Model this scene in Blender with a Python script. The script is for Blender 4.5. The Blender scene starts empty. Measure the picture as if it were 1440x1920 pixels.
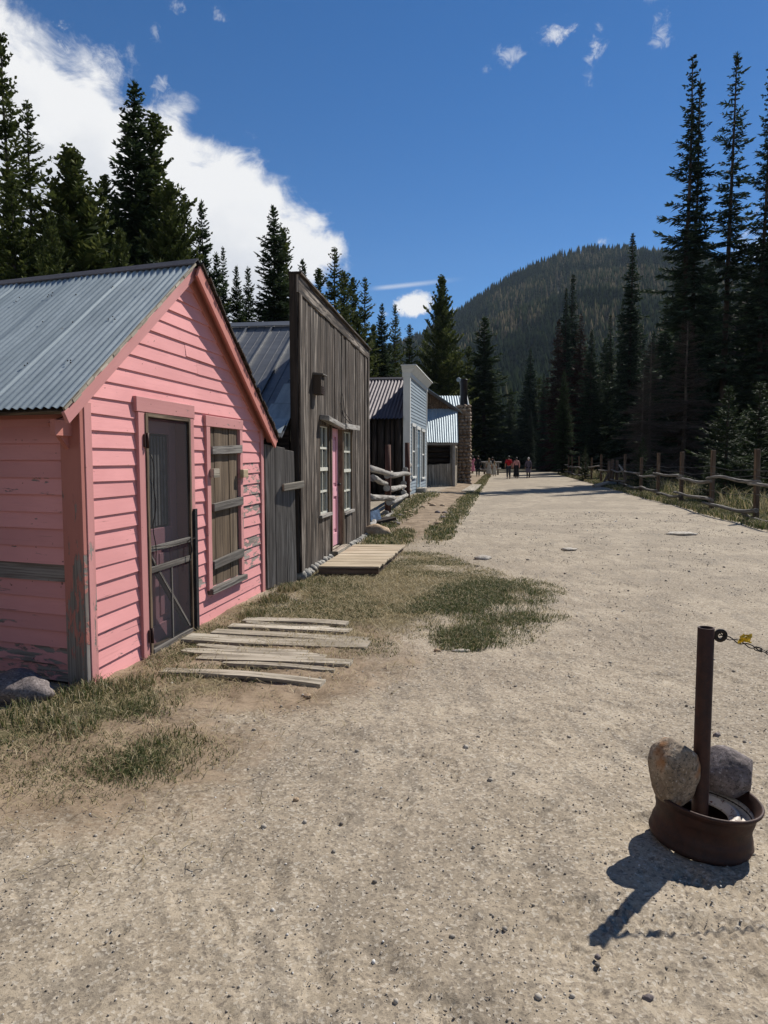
import bpy, math, random
import numpy as np
from mathutils import Vector, Matrix, noise as mnoise
V=Vector
R=math.radians
random.seed(7)
rs=np.random.RandomState(11)
scene=bpy.context.scene
COL=scene.collection

# ---------------------------------------------------------------- camera / light
F_PX=1331.0; PITCH=math.atan(100/F_PX); CAM_H=1.55
cam=bpy.data.cameras.new('camera'); co=bpy.data.objects.new('camera',cam); COL.objects.link(co)
cam.sensor_fit='VERTICAL'; cam.sensor_height=36.0; cam.lens=36.0*F_PX/1920
cam.clip_end=20000; cam.clip_start=.05
co.location=(0,0,CAM_H); co.rotation_euler=(math.pi/2-PITCH,0,0)
scene.camera=co
SUN_AZ=R(44.5); SUN_EL=R(46)
sd=bpy.data.lights.new('sun','SUN'); sd.energy=5.0; sd.angle=R(.53); sd.color=(1,.95,.87)
so=bpy.data.objects.new('sun',sd); COL.objects.link(so)
sdir=V((math.sin(SUN_AZ)*math.cos(SUN_EL),math.cos(SUN_AZ)*math.cos(SUN_EL),math.sin(SUN_EL)))
so.rotation_euler=sdir.to_track_quat('Z','Y').to_euler()
scene.view_settings.view_transform='Standard'; scene.view_settings.look='None'
scene.view_settings.exposure=0.36; scene.view_settings.gamma=1
scene.render.resolution_x=768; scene.render.resolution_y=1024
try:
    scene.cycles.max_bounces=5; scene.cycles.diffuse_bounces=2; scene.cycles.glossy_bounces=2
    scene.cycles.transparent_max_bounces=8; scene.cycles.transmission_bounces=2
    scene.cycles.use_adaptive_sampling=True
except Exception: pass

# ---------------------------------------------------------------- node helpers
class NT:
    def __init__(s,tree): s.t=tree
    def n(s,typ,ins=None,**props):
        nd=s.t.nodes.new(typ)
        for k,v in props.items(): setattr(nd,k,v)
        if ins:
            for k,v in ins.items():
                sk=nd.inputs[k]
                if isinstance(v,bpy.types.NodeSocket): s.t.links.new(v,sk)
                else: sk.default_value=v
        return nd
    def math(s,op,a,b=0.0,c=None,clamp=False):
        nd=s.t.nodes.new('ShaderNodeMath'); nd.operation=op; nd.use_clamp=clamp
        for i,v in enumerate((a,b) if c is None else (a,b,c)):
            if isinstance(v,bpy.types.NodeSocket): s.t.links.new(v,nd.inputs[i])
            else: nd.inputs[i].default_value=v
        return nd.outputs[0]
    def mix(s,f,a,b,typ='MIX'):
        nd=s.t.nodes.new('ShaderNodeMix'); nd.data_type='RGBA'; nd.blend_type=typ; nd.clamp_factor=True
        for i,v in ((0,f),(6,a),(7,b)):
            if isinstance(v,bpy.types.NodeSocket): s.t.links.new(v,nd.inputs[i])
            else:
                if i>0 and len(v)==3: v=(*v,1)
                nd.inputs[i].default_value=v
        return nd.outputs[2]
    def smooth(s,v,a,b,lo=0.0,hi=1.0):
        nd=s.t.nodes.new('ShaderNodeMapRange'); nd.interpolation_type='SMOOTHSTEP'
        for i,x in enumerate((v,a,b,lo,hi)):
            if isinstance(x,bpy.types.NodeSocket): s.t.links.new(x,nd.inputs[i])
            else: nd.inputs[i].default_value=x
        return nd.outputs[0]
    def noise(s,vec,scale,detail=4,rough=.55,dist=0.0):
        nd=s.n('ShaderNodeTexNoise',{'Scale':scale,'Detail':detail,'Roughness':rough,'Distortion':dist})
        if vec is not None: s.t.links.new(vec,nd.inputs['Vector'])
        return nd.outputs['Fac']
    def attr(s,name):
        nd=s.t.nodes.new('ShaderNodeAttribute'); nd.attribute_name=name; return nd.outputs['Fac']
    def xyz(s,x,y,z): return s.n('ShaderNodeCombineXYZ',{0:x,1:y,2:z}).outputs[0]
    def sep(s,v): return s.n('ShaderNodeSeparateXYZ',{0:v}).outputs
    def vmul(s,v,k):
        nd=s.n('ShaderNodeVectorMath',{0:v,1:k},operation='MULTIPLY'); return nd.outputs[0]

def new_mat(name):
    m=bpy.data.materials.new(name); m.use_nodes=True; t=m.node_tree; t.nodes.clear()
    h=NT(t); out=t.nodes.new('ShaderNodeOutputMaterial'); b=t.nodes.new('ShaderNodeBsdfPrincipled')
    t.links.new(b.outputs[0],out.inputs[0]); h.b=b; h.out=out
    return m,h
def fin(h,color,rough=.8,metal=0.0,bump=None,bstr=.3,bdist=.01,spec=.35):
    b=h.b
    def S(k,v):
        if isinstance(v,bpy.types.NodeSocket): h.t.links.new(v,b.inputs[k])
        else: b.inputs[k].default_value=(*v,1) if isinstance(v,tuple) and len(v)==3 else v
    S('Base Color',color); S('Roughness',rough); S('Metallic',metal); S('Specular IOR Level',spec)
    if bump is not None:
        bn=h.n('ShaderNodeBump',{'Strength':bstr,'Distance':bdist,'Height':bump}); h.t.links.new(bn.outputs[0],b.inputs['Normal'])

def uvw(h,su,sv):
    uv=h.n('ShaderNodeTexCoord').outputs['UV']; x,y,z=h.sep(uv)
    r=h.math('MULTIPLY',h.attr('rnd'),37.0)
    return h.xyz(h.math('MULTIPLY',x,su),h.math('MULTIPLY',y,sv),r)

def wood(name,c_dark,c_mid,c_light,grain=55,bstr=.5,rough=.85,dirt=None):
    m,h=new_mat(name)
    g=h.noise(uvw(h,1.6,grain),1.0,5,.65,.6); g2=h.noise(uvw(h,.7,7),1.0,4,.6,.3)
    st=h.noise(uvw(h,2.5,3.0),1.0,5,.7)
    c=h.mix(h.smooth(g,.38,.62),c_dark,c_mid)
    c=h.mix(h.math('MULTIPLY',h.smooth(g2,.42,.66),h.smooth(g,.40,.62)),c,c_light)
    rn=h.attr('rnd')
    c=h.mix(h.math('MULTIPLY',rn,.55),c,h.mix(.5,c_dark,c_mid))
    c=h.mix(h.smooth(st,.58,.8,0,.45),c,c_dark)
    crack=h.smooth(h.noise(uvw(h,.5,grain*.45),1.0,3,.5,.3),.36,.30)
    c=h.mix(h.math('MULTIPLY',crack,.85),c,tuple(x*.25 for x in c_dark))
    if dirt: 
        w=h.attr('wear'); c=h.mix(h.math('MULTIPLY',w,.8),c,dirt)
    bh=h.math('SUBTRACT',g,h.math('MULTIPLY',crack,1.2))
    fin(h,c,rough,0,bh,bstr,.006,.25)
    return m

def paint(name,col,under=(.16,.13,.11),amount=0.0,bs=.5,under2=(.30,.27,.24)):
    m,h=new_mat(name)
    w=h.attr('wear')
    cr=h.smooth(h.noise(uvw(h,1.3,55),1.0,4,.6,.3),.31,.27)
    n1=h.noise(uvw(h,5,22),1.0,6,.68,.4); n2=h.noise(uvw(h,1.1,3.2),1.0,4,.6)
    g=h.noise(uvw(h,2,90),1.0,4,.6,.3)
    v=h.math('ADD',h.math('MULTIPLY',n1,.65),h.math('MULTIPLY',n2,.35))
    v=h.math('ADD',v,h.math('MULTIPLY',w,.13))
    peel=h.smooth(v,.655-amount,.675-amount)
    edge=h.smooth(v,.635-amount,.655-amount)
    fade=h.mix(h.smooth(n2,.35,.7),col,tuple(min(1,x*1.12+.02) for x in col))
    fade=h.mix(h.smooth(g,.56,.75,0,.28),fade,tuple(x*.6 for x in col))
    rn=h.attr('rnd'); fade=h.mix(h.math('MULTIPLY',rn,.45),fade,tuple(x*.72 for x in col))
    un=h.mix(h.smooth(g,.35,.65),under,under2)
    c=h.mix(h.math('MULTIPLY',edge,.25),fade,tuple(x*.5 for x in col)); c=h.mix(peel,c,un)
    c=h.mix(h.math('MULTIPLY',cr,.75),c,tuple(x*.22 for x in col))
    rs_=h.noise(uvw(h,26,26),1.0,1,.5); c=h.mix(h.smooth(rs_,.765,.80,0,.85),c,(.10,.05,.035))
    bh=h.math('SUBTRACT',h.math('MULTIPLY',g,.5),h.math('MULTIPLY',peel,1.0))
    fin(h,c,h.math('ADD',.62,h.math('MULTIPLY',peel,.25)),0,bh,bs,.004,.3)
    return m

def simple(name,col,rough=.7,metal=0,var=.35,scale=14,bump=.3,bdist=.004,spec=.35,col2=None,coord='Object'):
    m,h=new_mat(name)
    tc=h.n('ShaderNodeTexCoord').outputs[coord]
    n=h.noise(tc,scale,5,.62); n2=h.noise(tc,scale*6,3,.6)
    c=h.mix(h.smooth(n,.35,.68),tuple(x*(1-var) for x in col),col2 or tuple(min(1,x*(1+var*.5)) for x in col))
    c=h.mix(h.smooth(n2,.55,.75,0,.3),c,tuple(x*.5 for x in col))
    fin(h,c,rough,metal,h.math('ADD',n,h.math('MULTIPLY',n2,.4)),bump,bdist,spec)
    return m

PINK=(.69,.300,.290)
M={}
M['pink']=paint('pink_paint',PINK)
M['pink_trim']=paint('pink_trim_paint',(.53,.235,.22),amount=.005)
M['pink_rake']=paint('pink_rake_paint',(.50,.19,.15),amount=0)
M['pink_door']=paint('pink_door_paint',(.66,.33,.38),amount=-.03)
M['grey_wood']=wood('weathered_grey_wood',(.055,.048,.042),(.155,.138,.120),(.27,.25,.225))
M['front_wood']=wood('dark_plank_wood',(.012,.009,.007),(.085,.062,.045),(.36,.31,.26),grain=26,bstr=1.0)
M['brown_wood']=wood('brown_plank_wood',(.045,.03,.02),(.17,.12,.075),(.26,.20,.14),grain=40)
M['deck_wood']=wood('pale_deck_wood',(.26,.20,.13),(.50,.41,.29),(.60,.52,.40),grain=30,bstr=.25)
M['board_wood']=wood('bleached_board_wood',(.16,.135,.10),(.40,.35,.275),(.52,.47,.385),grain=38)
M['log_wood']=wood('bleached_log_wood',(.13,.115,.10),(.36,.335,.30),(.50,.48,.44),grain=22)
M['post_wood']=wood('brown_post_wood',(.05,.032,.022),(.135,.09,.06),(.21,.155,.11),grain=26)
M['red_post']=wood('reddish_post_wood',(.035,.015,.011),(.10,.042,.03),(.16,.08,.06),grain=26)
M['old_log']=wood('old_dark_log_wood',(.012,.009,.007),(.045,.032,.024),(.09,.065,.05),grain=20)
M['raw_wood']=wood('raw_pale_wood',(.30,.22,.13),(.55,.43,.28),(.68,.58,.42),grain=30,bstr=.2)
M['white_trim']=paint('white_trim_paint',(.60,.60,.56),amount=-.03)
M['cream_trim']=paint('cream_sash_paint',(.55,.54,.46),amount=-.02)
M['blue_paint']=paint('blue_grey_paint',(.25,.30,.335),amount=-.05)
M['blue_door']=paint('blue_door_paint',(.15,.22,.27),amount=-.05)
M['shingle']=wood('brown_shingle_wood',(.05,.03,.02),(.15,.095,.055),(.24,.16,.10),grain=30)
M['rail_wood']=wood('grey_rail_wood',(.07,.062,.055),(.21,.19,.165),(.34,.32,.29),grain=22)

def metal_roof(name,base,dark,rough=.45,metal=.55,streak=(.16,.18,.2)):
    m,h=new_mat(name)
    n=h.noise(uvw(h,.9,6),1.0,5,.65,.2); n2=h.noise(uvw(h,9,9),1.0,4,.7); n3=h.noise(uvw(h,.35,14),1.0,3,.5)
    vo=h.n('ShaderNodeTexVoronoi',{'Scale':1.0,'Vector':uvw(h,70,70)}).outputs['Color']
    sp=h.sep(vo)[0]
    c=h.mix(h.smooth(n,.35,.7),base,dark); c=h.mix(h.math('MULTIPLY',sp,.22),c,streak)
    c=h.mix(h.smooth(n3,.55,.7,0,.4),c,dark)
    c=h.mix(h.math('MULTIPLY',h.attr('rnd'),.35),c,dark)
    c=h.mix(h.smooth(n2,.66,.76,0,.45),c,(.10,.07,.05))
    fin(h,c,h.math('ADD',rough,h.math('MULTIPLY',n2,.2)),metal,h.math('ADD',n2,sp),.12,.002,.4)
    return m
M['galv']=metal_roof('galvanised_roof_sheet',(.33,.385,.41),(.20,.245,.27),.5,.35)
M['slate_metal']=metal_roof('slate_grey_roof_metal',(.15,.155,.165),(.10,.105,.115),.42,.4)
M['purple_metal']=metal_roof('purple_brown_roof_metal',(.10,.075,.08),(.055,.04,.048),.55,.3)
M['bright_metal']=metal_roof('bright_roof_metal',(.36,.43,.46),(.28,.34,.37),.55,.3)
M['ridge_metal']=metal_roof('dark_ridge_metal',(.055,.045,.05),(.03,.025,.028),.5,.3)

def rust(name,c1,c2,c3,rough=.62,metal=.35,scale=18):
    m,h=new_mat(name)
    tc=h.n('ShaderNodeTexCoord').outputs['Object']
    n=h.noise(tc,scale,6,.68); n2=h.noise(tc,scale*7,4,.7)
    c=h.mix(h.smooth(n,.35,.65),c1,c2); c=h.mix(h.smooth(n2,.52,.72,0,.6),c,c3)
    fin(h,c,h.math('ADD',rough-.15,h.math('MULTIPLY',n2,.4)),metal,h.math('ADD',n,n2),.35,.0015,.45)
    return m
M['rust']=rust('rusted_dark_steel',(.022,.009,.007),(.045,.016,.010),(.085,.032,.018),.6,.25,14)
M['iron']=rust('black_iron',(.02,.018,.017),(.035,.03,.028),(.07,.05,.04),.5,.7,60)

def disc_mat():
    m,h=new_mat('chipped_white_enamel'); tc=h.n('ShaderNodeTexCoord').outputs['Object']
    n=h.noise(tc,16,6,.7); n2=h.noise(tc,60,5,.7)
    c=h.mix(h.smooth(n2,.56,.66),(.58,.52,.45),(.16,.055,.022)); c=h.mix(h.smooth(n,.57,.64),c,(.12,.045,.022))
    fin(h,c,.5,0,n2,.3,.001); return m
M['enamel']=disc_mat()

def rock_mat(name,a,b,stain=None,scale=9,dark=(.05,.045,.04)):
    m,h=new_mat(name); tc=h.n('ShaderNodeTexCoord').outputs['Object']
    n=h.noise(tc,scale,6,.65,.4); n2=h.noise(tc,scale*9,4,.75); n3=h.noise(tc,scale*.5,3,.5)
    c=h.mix(h.smooth(n,.35,.66),a,b); c=h.mix(h.smooth(n2,.52,.62,0,.85),c,dark)
    c=h.mix(h.smooth(n2,.42,.32,0,.5),c,(.62,.58,.54))
    if stain:
        c=h.mix(h.smooth(n3,.5,.60,0,.85),c,stain)
    fin(h,c,.85,0,h.math('ADD',n,h.math('MULTIPLY',n2,.35)),.6,.02,.3); return m
M['rock_tan']=rock_mat('tan_granite',(.19,.14,.095),(.32,.255,.185),(.30,.12,.03))
M['rock_grey']=rock_mat('grey_pink_granite',(.13,.105,.10),(.24,.20,.19))
M['rock_light']=rock_mat('pale_road_stone',(.42,.37,.30),(.52,.47,.40))
M['rock_orange']=rock_mat('orange_tan_stone',(.36,.24,.14),(.48,.36,.24))
M['rock_masonry']=rock_mat('brown_masonry_stone',(.17,.11,.07),(.36,.26,.175),(.34,.26,.19),scale=3)
M['pebble']=None
M['black_rubber']=simple('black_rubber',(.02,.02,.022),.6,0,.4,30)
M['stack_metal']=simple('dark_flue_metal',(.02,.02,.028),.4,.6,.3,6)
M['dark_inside']=simple('dark_interior_wood',(.02,.015,.012),.95,0,.4,4)
M['curtain']=simple('grey_curtain_cloth',(.30,.30,.29),.9,0,.3,8)
M['yellow_tape']=simple('yellow_plastic_tape',(.80,.50,.02),.45,0,.5,60)
M['masonry_white']=simple('whitewashed_foundation_stone',(.36,.34,.30),.9,0,.5,16,.7,.02)
M['blue_tin']=simple('dull_blue_tin',(.12,.17,.23),.4,.6,.4,10)

def glass_mat(name,tint):
    m,h=new_mat(name)
    fin(h,tint,.08,0,h.noise(h.n('ShaderNodeTexCoord').outputs['Object'],3,2),.08,.02,.8); return m
M['glass']=glass_mat('old_window_glass',(.075,.08,.072))

def screen_mat():
    m,h=new_mat('dark_insect_screen')
    tr=h.n('ShaderNodeBsdfTransparent',{'Color':(.8,.8,.8,1)}).outputs[0]
    df=h.n('ShaderNodeBsdfDiffuse',{'Color':(.055,.055,.058,1)}).outputs[0]
    mx=h.n('ShaderNodeMixShader',{0:.47,1:tr,2:df}); h.t.links.new(mx.outputs[0],h.out.inputs[0]); return m
M['screen']=screen_mat()

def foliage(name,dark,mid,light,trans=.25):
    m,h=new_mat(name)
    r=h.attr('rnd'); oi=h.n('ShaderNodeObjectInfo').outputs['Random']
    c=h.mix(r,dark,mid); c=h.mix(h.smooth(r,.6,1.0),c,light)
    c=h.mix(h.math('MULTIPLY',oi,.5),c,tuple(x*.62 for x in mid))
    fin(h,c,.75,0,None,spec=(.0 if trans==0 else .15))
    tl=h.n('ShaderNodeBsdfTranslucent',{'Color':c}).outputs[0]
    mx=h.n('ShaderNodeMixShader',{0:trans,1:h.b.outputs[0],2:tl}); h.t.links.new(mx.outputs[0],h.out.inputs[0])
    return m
M['spruce']=foliage('dark_spruce_needles',(.022,.038,.018),(.046,.072,.031),(.11,.145,.055),.24)
M['pine']=foliage('olive_pine_needles',(.035,.050,.015),(.078,.10,.028),(.15,.165,.05),.28)
M['fir']=foliage('blue_green_fir_needles',(.020,.035,.022),(.041,.066,.040),(.09,.125,.068),.22)
M['young']=foliage('fresh_green_needles',(.02,.034,.014),(.042,.062,.026),(.065,.09,.035),.2)
M['dead']=foliage('grey_dead_twigs',(.05,.04,.033),(.10,.082,.068),(.16,.135,.11),.05)
M['redneedle']=foliage('rusty_dying_needles',(.03,.018,.014),(.065,.035,.025),(.10,.05,.035),.1)
M['far']=foliage('distant_conifers',(.005,.010,.006),(.030,.040,.017),(.105,.086,.055),.0)
M['bark']=simple('conifer_bark',(.05,.038,.031),.95,0,.45,3,.8,.03)
M['pale_bark']=simple('pale_dead_bark',(.12,.10,.085),.9,0,.35,3,.6,.02)
def grass_mat():
    m,h=new_mat('mixed_grass_blades'); r=h.attr('rnd')
    c=h.mix(h.smooth(r,.0,.45),(.05,.07,.022),(.12,.135,.05)); c=h.mix(h.smooth(r,.5,.62),c,(.33,.27,.15)); c=h.mix(h.smooth(r,.8,1),c,(.50,.42,.27))
    fin(h,c,.65,0,None,spec=.25)
    tl=h.n('ShaderNodeBsdfTranslucent',{'Color':c}).outputs[0]
    mx=h.n('ShaderNodeMixShader',{0:.3,1:h.b.outputs[0],2:tl}); h.t.links.new(mx.outputs[0],h.out.inputs[0])
    return m
M['grass']=grass_mat()
def pebble_mat():
    m,h=new_mat('loose_gravel_stones'); r=h.attr('rnd')
    c=h.mix(r,(.15,.125,.10),(.44,.39,.32)); c=h.mix(h.smooth(r,.92,.97),c,(.62,.60,.56))
    fin(h,c,.85,0,None); return m
M['pebble']=pebble_mat()

def ground_mat():
    m,h=new_mat('gravelly_dirt')
    p=h.n('ShaderNodeTexCoord').outputs['Object']
    big=h.noise(p,.55,5,.6,.5); mid=h.noise(p,2.6,6,.65,.4); fine=h.noise(p,38,5,.75); mic=h.noise(p,170,3,.7)
    st=h.noise(h.vmul(p,(1.0,.35,1.0)),5,5,.7,.8)
    vo=h.n('ShaderNodeTexVoronoi',{'Scale':95.0,'Vector':p}).outputs
    sp=h.sep(vo['Color'])[0]
    sand=h.mix(h.smooth(mid,.34,.66),(.305,.250,.180),(.405,.338,.250))
    sand=h.mix(h.smooth(big,.44,.58,0,.75),sand,(.26,.213,.155))
    sand=h.mix(h.smooth(st,.50,.62,0,.6),sand,(.20,.168,.128))
    sand=h.mix(h.smooth(fine,.50,.68,0,.8),sand,(.14,.115,.088))
    sand=h.mix(h.smooth(fine,.46,.30,0,.6),sand,(.55,.47,.37))
    sand=h.mix(h.smooth(sp,.80,.95,0,.5),sand,(.52,.47,.39))
    sand=h.mix(h.smooth(sp,.22,.05,0,.55),sand,(.11,.09,.072))
    sand=h.mix(h.smooth(mic,.54,.68,0,.6),sand,(.11,.092,.072))
    soil=h.mix(h.smooth(mid,.35,.65),(.16,.115,.073),(.29,.22,.15)); soil=h.mix(h.smooth(fine,.5,.7,0,.5),soil,(.09,.06,.04))
    turf=h.mix(h.smooth(mid,.35,.65),(.075,.068,.032),(.17,.135,.075)); turf=h.mix(h.smooth(fine,.5,.7,0,.6),turf,(.06,.055,.028))
    edge=h.math('MULTIPLY',h.math('SUBTRACT',fine,.5),.7)
    edge=h.math('ADD',edge,h.math('MULTIPLY',h.math('SUBTRACT',mid,.5),.9))
    so_=h.smooth(h.math('ADD',h.attr('soilm'),edge),.3,.75); gr=h.smooth(h.math('ADD',h.attr('grassm'),edge),.35,.7)
    fo=h.attr('forestm')
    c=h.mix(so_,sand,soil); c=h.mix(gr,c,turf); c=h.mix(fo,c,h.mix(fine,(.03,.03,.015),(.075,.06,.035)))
    hgt=h.math('ADD',h.math('MULTIPLY',fine,.6),h.math('MULTIPLY',mic,.35)); hgt=h.math('ADD',hgt,h.math('MULTIPLY',vo['Distance'],.15))
    fin(h,c,.92,0,hgt,.7,.008,.2); return m
M['ground']=ground_mat()
def hill_mat():
    m,h=new_mat('forested_hill_soil'); p=h.n('ShaderNodeTexCoord').outputs['Object']
    n=h.noise(p,.012,5,.6); n2=h.noise(p,.08,5,.7)
    c=h.mix(h.smooth(n,.4,.65),(.015,.018,.011),(.035,.032,.022)); c=h.mix(h.smooth(n2,.6,.75),c,(.07,.065,.04))
    fin(h,c,.95,0,n2,.3,2.0); return m
M['hill']=hill_mat()

# ---------------------------------------------------------------- mesh builder
class MB:
    def __init__(s): s.v=[];s.f=[];s.uv=[];s.r=[];s.w=[];s.sm=[]
    def face(s,idx,uvs,smooth=False): s.f.append(idx); s.uv.append(uvs); s.sm.append(smooth)
    def hexa(s,p,lens,r=None,wear=0.0,uo=None):
        """p: o,+a,+a+b,+b then same +c"""
        p=[V(x) for x in p]; a=p[1]-p[0]; b=p[3]-p[0]; c=p[4]-p[0]
        r=random.random() if r is None else r
        o=len(s.v); s.v+= [tuple(x) for x in p]; s.r+=[r]*8
        if callable(wear): s.w+=[wear(x) for x in p]
        elif isinstance(wear,(list,tuple)): s.w+=list(wear)
        else: s.w+=[wear]*8
        la,lb,lc=lens; ou,ov=(random.random()*9,random.random()*9) if uo is None else uo
        Q=[((0,3,2,1),[(0,0),(0,lb),(la,lb),(la,0)]),((4,5,6,7),[(0,0),(la,0),(la,lb),(0,lb)]),
           ((0,1,5,4),[(0,-lc),(la,-lc),(la,0),(0,0)]),((3,7,6,2),[(0,lb),(0,lb+lc),(la,lb+lc),(la,lb)]),
           ((0,4,7,3),[(0,0),(lc*.1,0),(lc*.1,lb),(0,lb)]),((1,2,6,5),[(0,0),(0,lb),(lc*.1,lb),(lc*.1,0)])]
        flip=a.cross(b).dot(c)<0
        for q,u in Q:
            u=[(x+ou,y+ov) for x,y in u]; q=[i+o for i in q]
            if max(p_[1] for p_ in u)-min(p_[1] for p_ in u)>max(p_[0] for p_ in u)-min(p_[0] for p_ in u): u=[(y,x) for x,y in u]
            if flip: q=q[::-1];u=u[::-1]
            s.face(tuple(q),u)
    def box(s,o,a,b,c,r=None,wear=0.0,uo=None):
        o,a,b,c=V(o),V(a),V(b),V(c)
        s.hexa([o,o+a,o+a+b,o+b,o+c,o+a+c,o+a+b+c,o+b+c],(a.length,b.length,c.length),r,wear,uo)
    def beam(s,p0,p1,w,t,up=(0,0,1),r=None,wear=0.0):
        p0,p1=V(p0),V(p1); a=p1-p0; d=a.normalized(); u=V(up); side=d.cross(u)
        if side.length<1e-4: side=d.cross(V((1,0,0)))
        side.normalize(); n=side.cross(d).normalized()
        s.box(p0-side*w/2-n*t/2,a,side*w,n*t,r,wear)
    def tube(s,pts,rad,n=8,cap=True,r=None,wear=0.0,wob=0.0):
        pts=[V(p) for p in pts]; r=random.random() if r is None else r
        if not isinstance(rad,(list,tuple)): rad=[rad]*len(pts)
        o=len(s.v); L=0; ls=[0]
        for i in range(1,len(pts)): L+=(pts[i]-pts[i-1]).length; ls.append(L)
        up=None; ou=random.random()*9
        for i,p in enumerate(pts):
            d=(pts[min(i+1,len(pts)-1)]-pts[max(i-1,0)]).normalized()
            if up is None: up=V((0,0,1)) if abs(d.z)<.9 else V((1,0,0))
            x=up-d*up.dot(d); x.normalize(); y=d.cross(x); up=x
            for k in range(n):
                a=2*math.pi*k/n; rr=rad[i]*(1+wob*(random.random()-.5))
                s.v.append(tuple(p+x*math.cos(a)*rr+y*math.sin(a)*rr)); s.r.append(r); s.w.append(wear)
        cr=2*math.pi*max(rad)
        for i in range(len(pts)-1):
            for k in range(n):
                k2=(k+1)%n
                s.face((o+i*n+k,o+i*n+k2,o+(i+1)*n+k2,o+(i+1)*n+k),[(ls[i]+ou,cr*k/n),(ls[i]+ou,cr*(k+1)/n),(ls[i+1]+ou,cr*(k+1)/n),(ls[i+1]+ou,cr*k/n)],True)
        if cap:
            for base,rev in ((o,True),(o+(len(pts)-1)*n,False)):
                q=[base+k for k in range(n)]; q=q[::-1] if rev else q
                s.face(tuple(q),[(ou+.02*math.cos(2*math.pi*k/n),.02*math.sin(2*math.pi*k/n)) for k in range(n)])
    def lathe(s,prof,c,n=32,mat3=None,r=.5,closed=False,a0=0,a1=2*math.pi):
        o=len(s.v); c=V(c); full=abs(a1-a0-2*math.pi)<1e-6; m=n if full else n+1
        for k in range(m):
            a=a0+(a1-a0)*k/n
            for (rr,z) in prof:
                p=V((rr*math.cos(a),rr*math.sin(a),z))
                if mat3: p=mat3@p
                s.v.append(tuple(p+c)); s.r.append(r); s.w.append(0)
        L=len(prof)
        for k in range(n):
            k2=(k+1)%m
            for i in range(L if closed else L-1):
                j=(i+1)%L
                s.face((o+k*L+i,o+k2*L+i,o+k2*L+j,o+k*L+j),[(k/n,i*.05),((k+1)/n,i*.05),((k+1)/n,j*.05),(k/n,j*.05)],True)
    def poly(s,pts,r=.5,wear=0.0,thick=None,n=None):
        """flat polygon, extruded by thick along n"""
        pts=[V(p) for p in pts]; k=len(pts); o=len(s.v)
        nn=V(n).normalized()*thick
        base=pts; top=[p+nn for p in pts]
        s.v+=[tuple(p) for p in base+top]; s.r+=[r]*(2*k); s.w+=[wear]*(2*k)
        e=(pts[1]-pts[0]).normalized(); nrm=(pts[1]-pts[0]).cross(pts[2]-pts[0]); f=nrm.cross(e).normalized()
        uv=[((p-pts[0]).dot(e),(p-pts[0]).dot(f)) for p in pts]
        same=nrm.dot(nn)>0
        A=list(range(k)); B=[k+i for i in range(k)]
        if same: s.face(tuple(o+i for i in A[::-1]),uv[::-1]); s.face(tuple(o+i for i in B),uv)
        else: s.face(tuple(o+i for i in A),uv); s.face(tuple(o+i for i in B[::-1]),uv[::-1])
        for i in range(k):
            j=(i+1)%k; q=(o+i,o+j,o+k+j,o+k+i)
            if not same: q=q[::-1]
            l=(pts[j]-pts[i]).length; u=[(0,0),(l,0),(l,thick),(0,thick)]
            s.face(q,u if same else u[::-1])
    def rock(s,c,size,sub=3,amp=.25,freq=1.4,rot=0,seed=0,block=0.0):
        import bmesh
        bm=bmesh.new(); bmesh.ops.create_icosphere(bm,subdivisions=sub,radius=1)
        o=len(s.v); Rm=Matrix.Rotation(rot,3,'Z'); c=V(c); r=random.random()
        for v in bm.verts:
            d=v.co.normalized(); q=d*freq+V((seed*7.1,seed*3.3,seed))
            k=1+amp*mnoise.noise(q)*1.6+amp*.45*mnoise.noise(q*2.7)+amp*.15*mnoise.noise(q*7)
            if block: k*=(1/((d.x**6+d.y**6+d.z**6)**(1/6)))**block; k+=.012*mnoise.noise(q*16)+.02*abs(mnoise.noise(q*5))
            # facets
            for fn in range(5):
                rd=random.Random(seed*31+fn); fd=V((rd.uniform(-1,1),rd.uniform(-1,1),rd.uniform(-1,1))).normalized()
                lim=.86+.1*rd.random(); dd=d.dot(fd)*k
                if dd>lim: k*= (1-(dd-lim)/dd*.85)
            p=d*k; tp_=(1+.10*p.z) if block>.4 else 1; p=V((p.x*size[0]*tp_,p.y*size[1]*tp_,p.z*size[2]))
            s.v.append(tuple(Rm@p+c)); s.r.append(r); s.w.append(0)
        for f in bm.faces: s.face(tuple(o+v.index for v in f.verts),[(0,0),(.1,0),(0,.1)],True)
        bm.free()
    def build(s,name,mat,parent=None,bevel=0,origin=None,smooth=None):
        me=bpy.data.meshes.new(name)
        og=V(origin) if origin is not None else (parent_world(parent) if parent else V((0,0,0)))
        me.from_pydata([(x-og.x,y-og.y,z-og.z) for x,y,z in s.v],[],s.f)
        uvl=me.uv_layers.new(name='UVMap'); flat=[c for u in s.uv for p in u for c in p]; uvl.data.foreach_set('uv',flat)
        for nm,arr in (('rnd',s.r),('wear',s.w)):
            a=me.attributes.new(nm,'FLOAT','POINT'); a.data.foreach_set('value',arr)
        me.polygons.foreach_set('use_smooth',s.sm)
        me.materials.append(mat); me.validate()
        o=bpy.data.objects.new(name,me); COL.objects.link(o)
        if parent: o.parent=parent; 
        if not parent: o.location=og
        else:
            pass
        PW[o.name]=og
        if parent: o.location=og-parent_world(parent)
        if bevel:
            b=o.modifiers.new('b','BEVEL'); b.width=bevel; b.segments=1; b.limit_method='ANGLE'; b.angle_limit=R(40)
        return o
PW={}
def parent_world(p): return PW.get(p.name,V((0,0,0)))
def empty(name,loc,label,cat,group=None):
    o=bpy.data.objects.new(name,None); COL.objects.link(o); o.location=loc; PW[o.name]=V(loc); o.empty_display_size=.1
    tag(o,label,cat,group); return o
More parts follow.
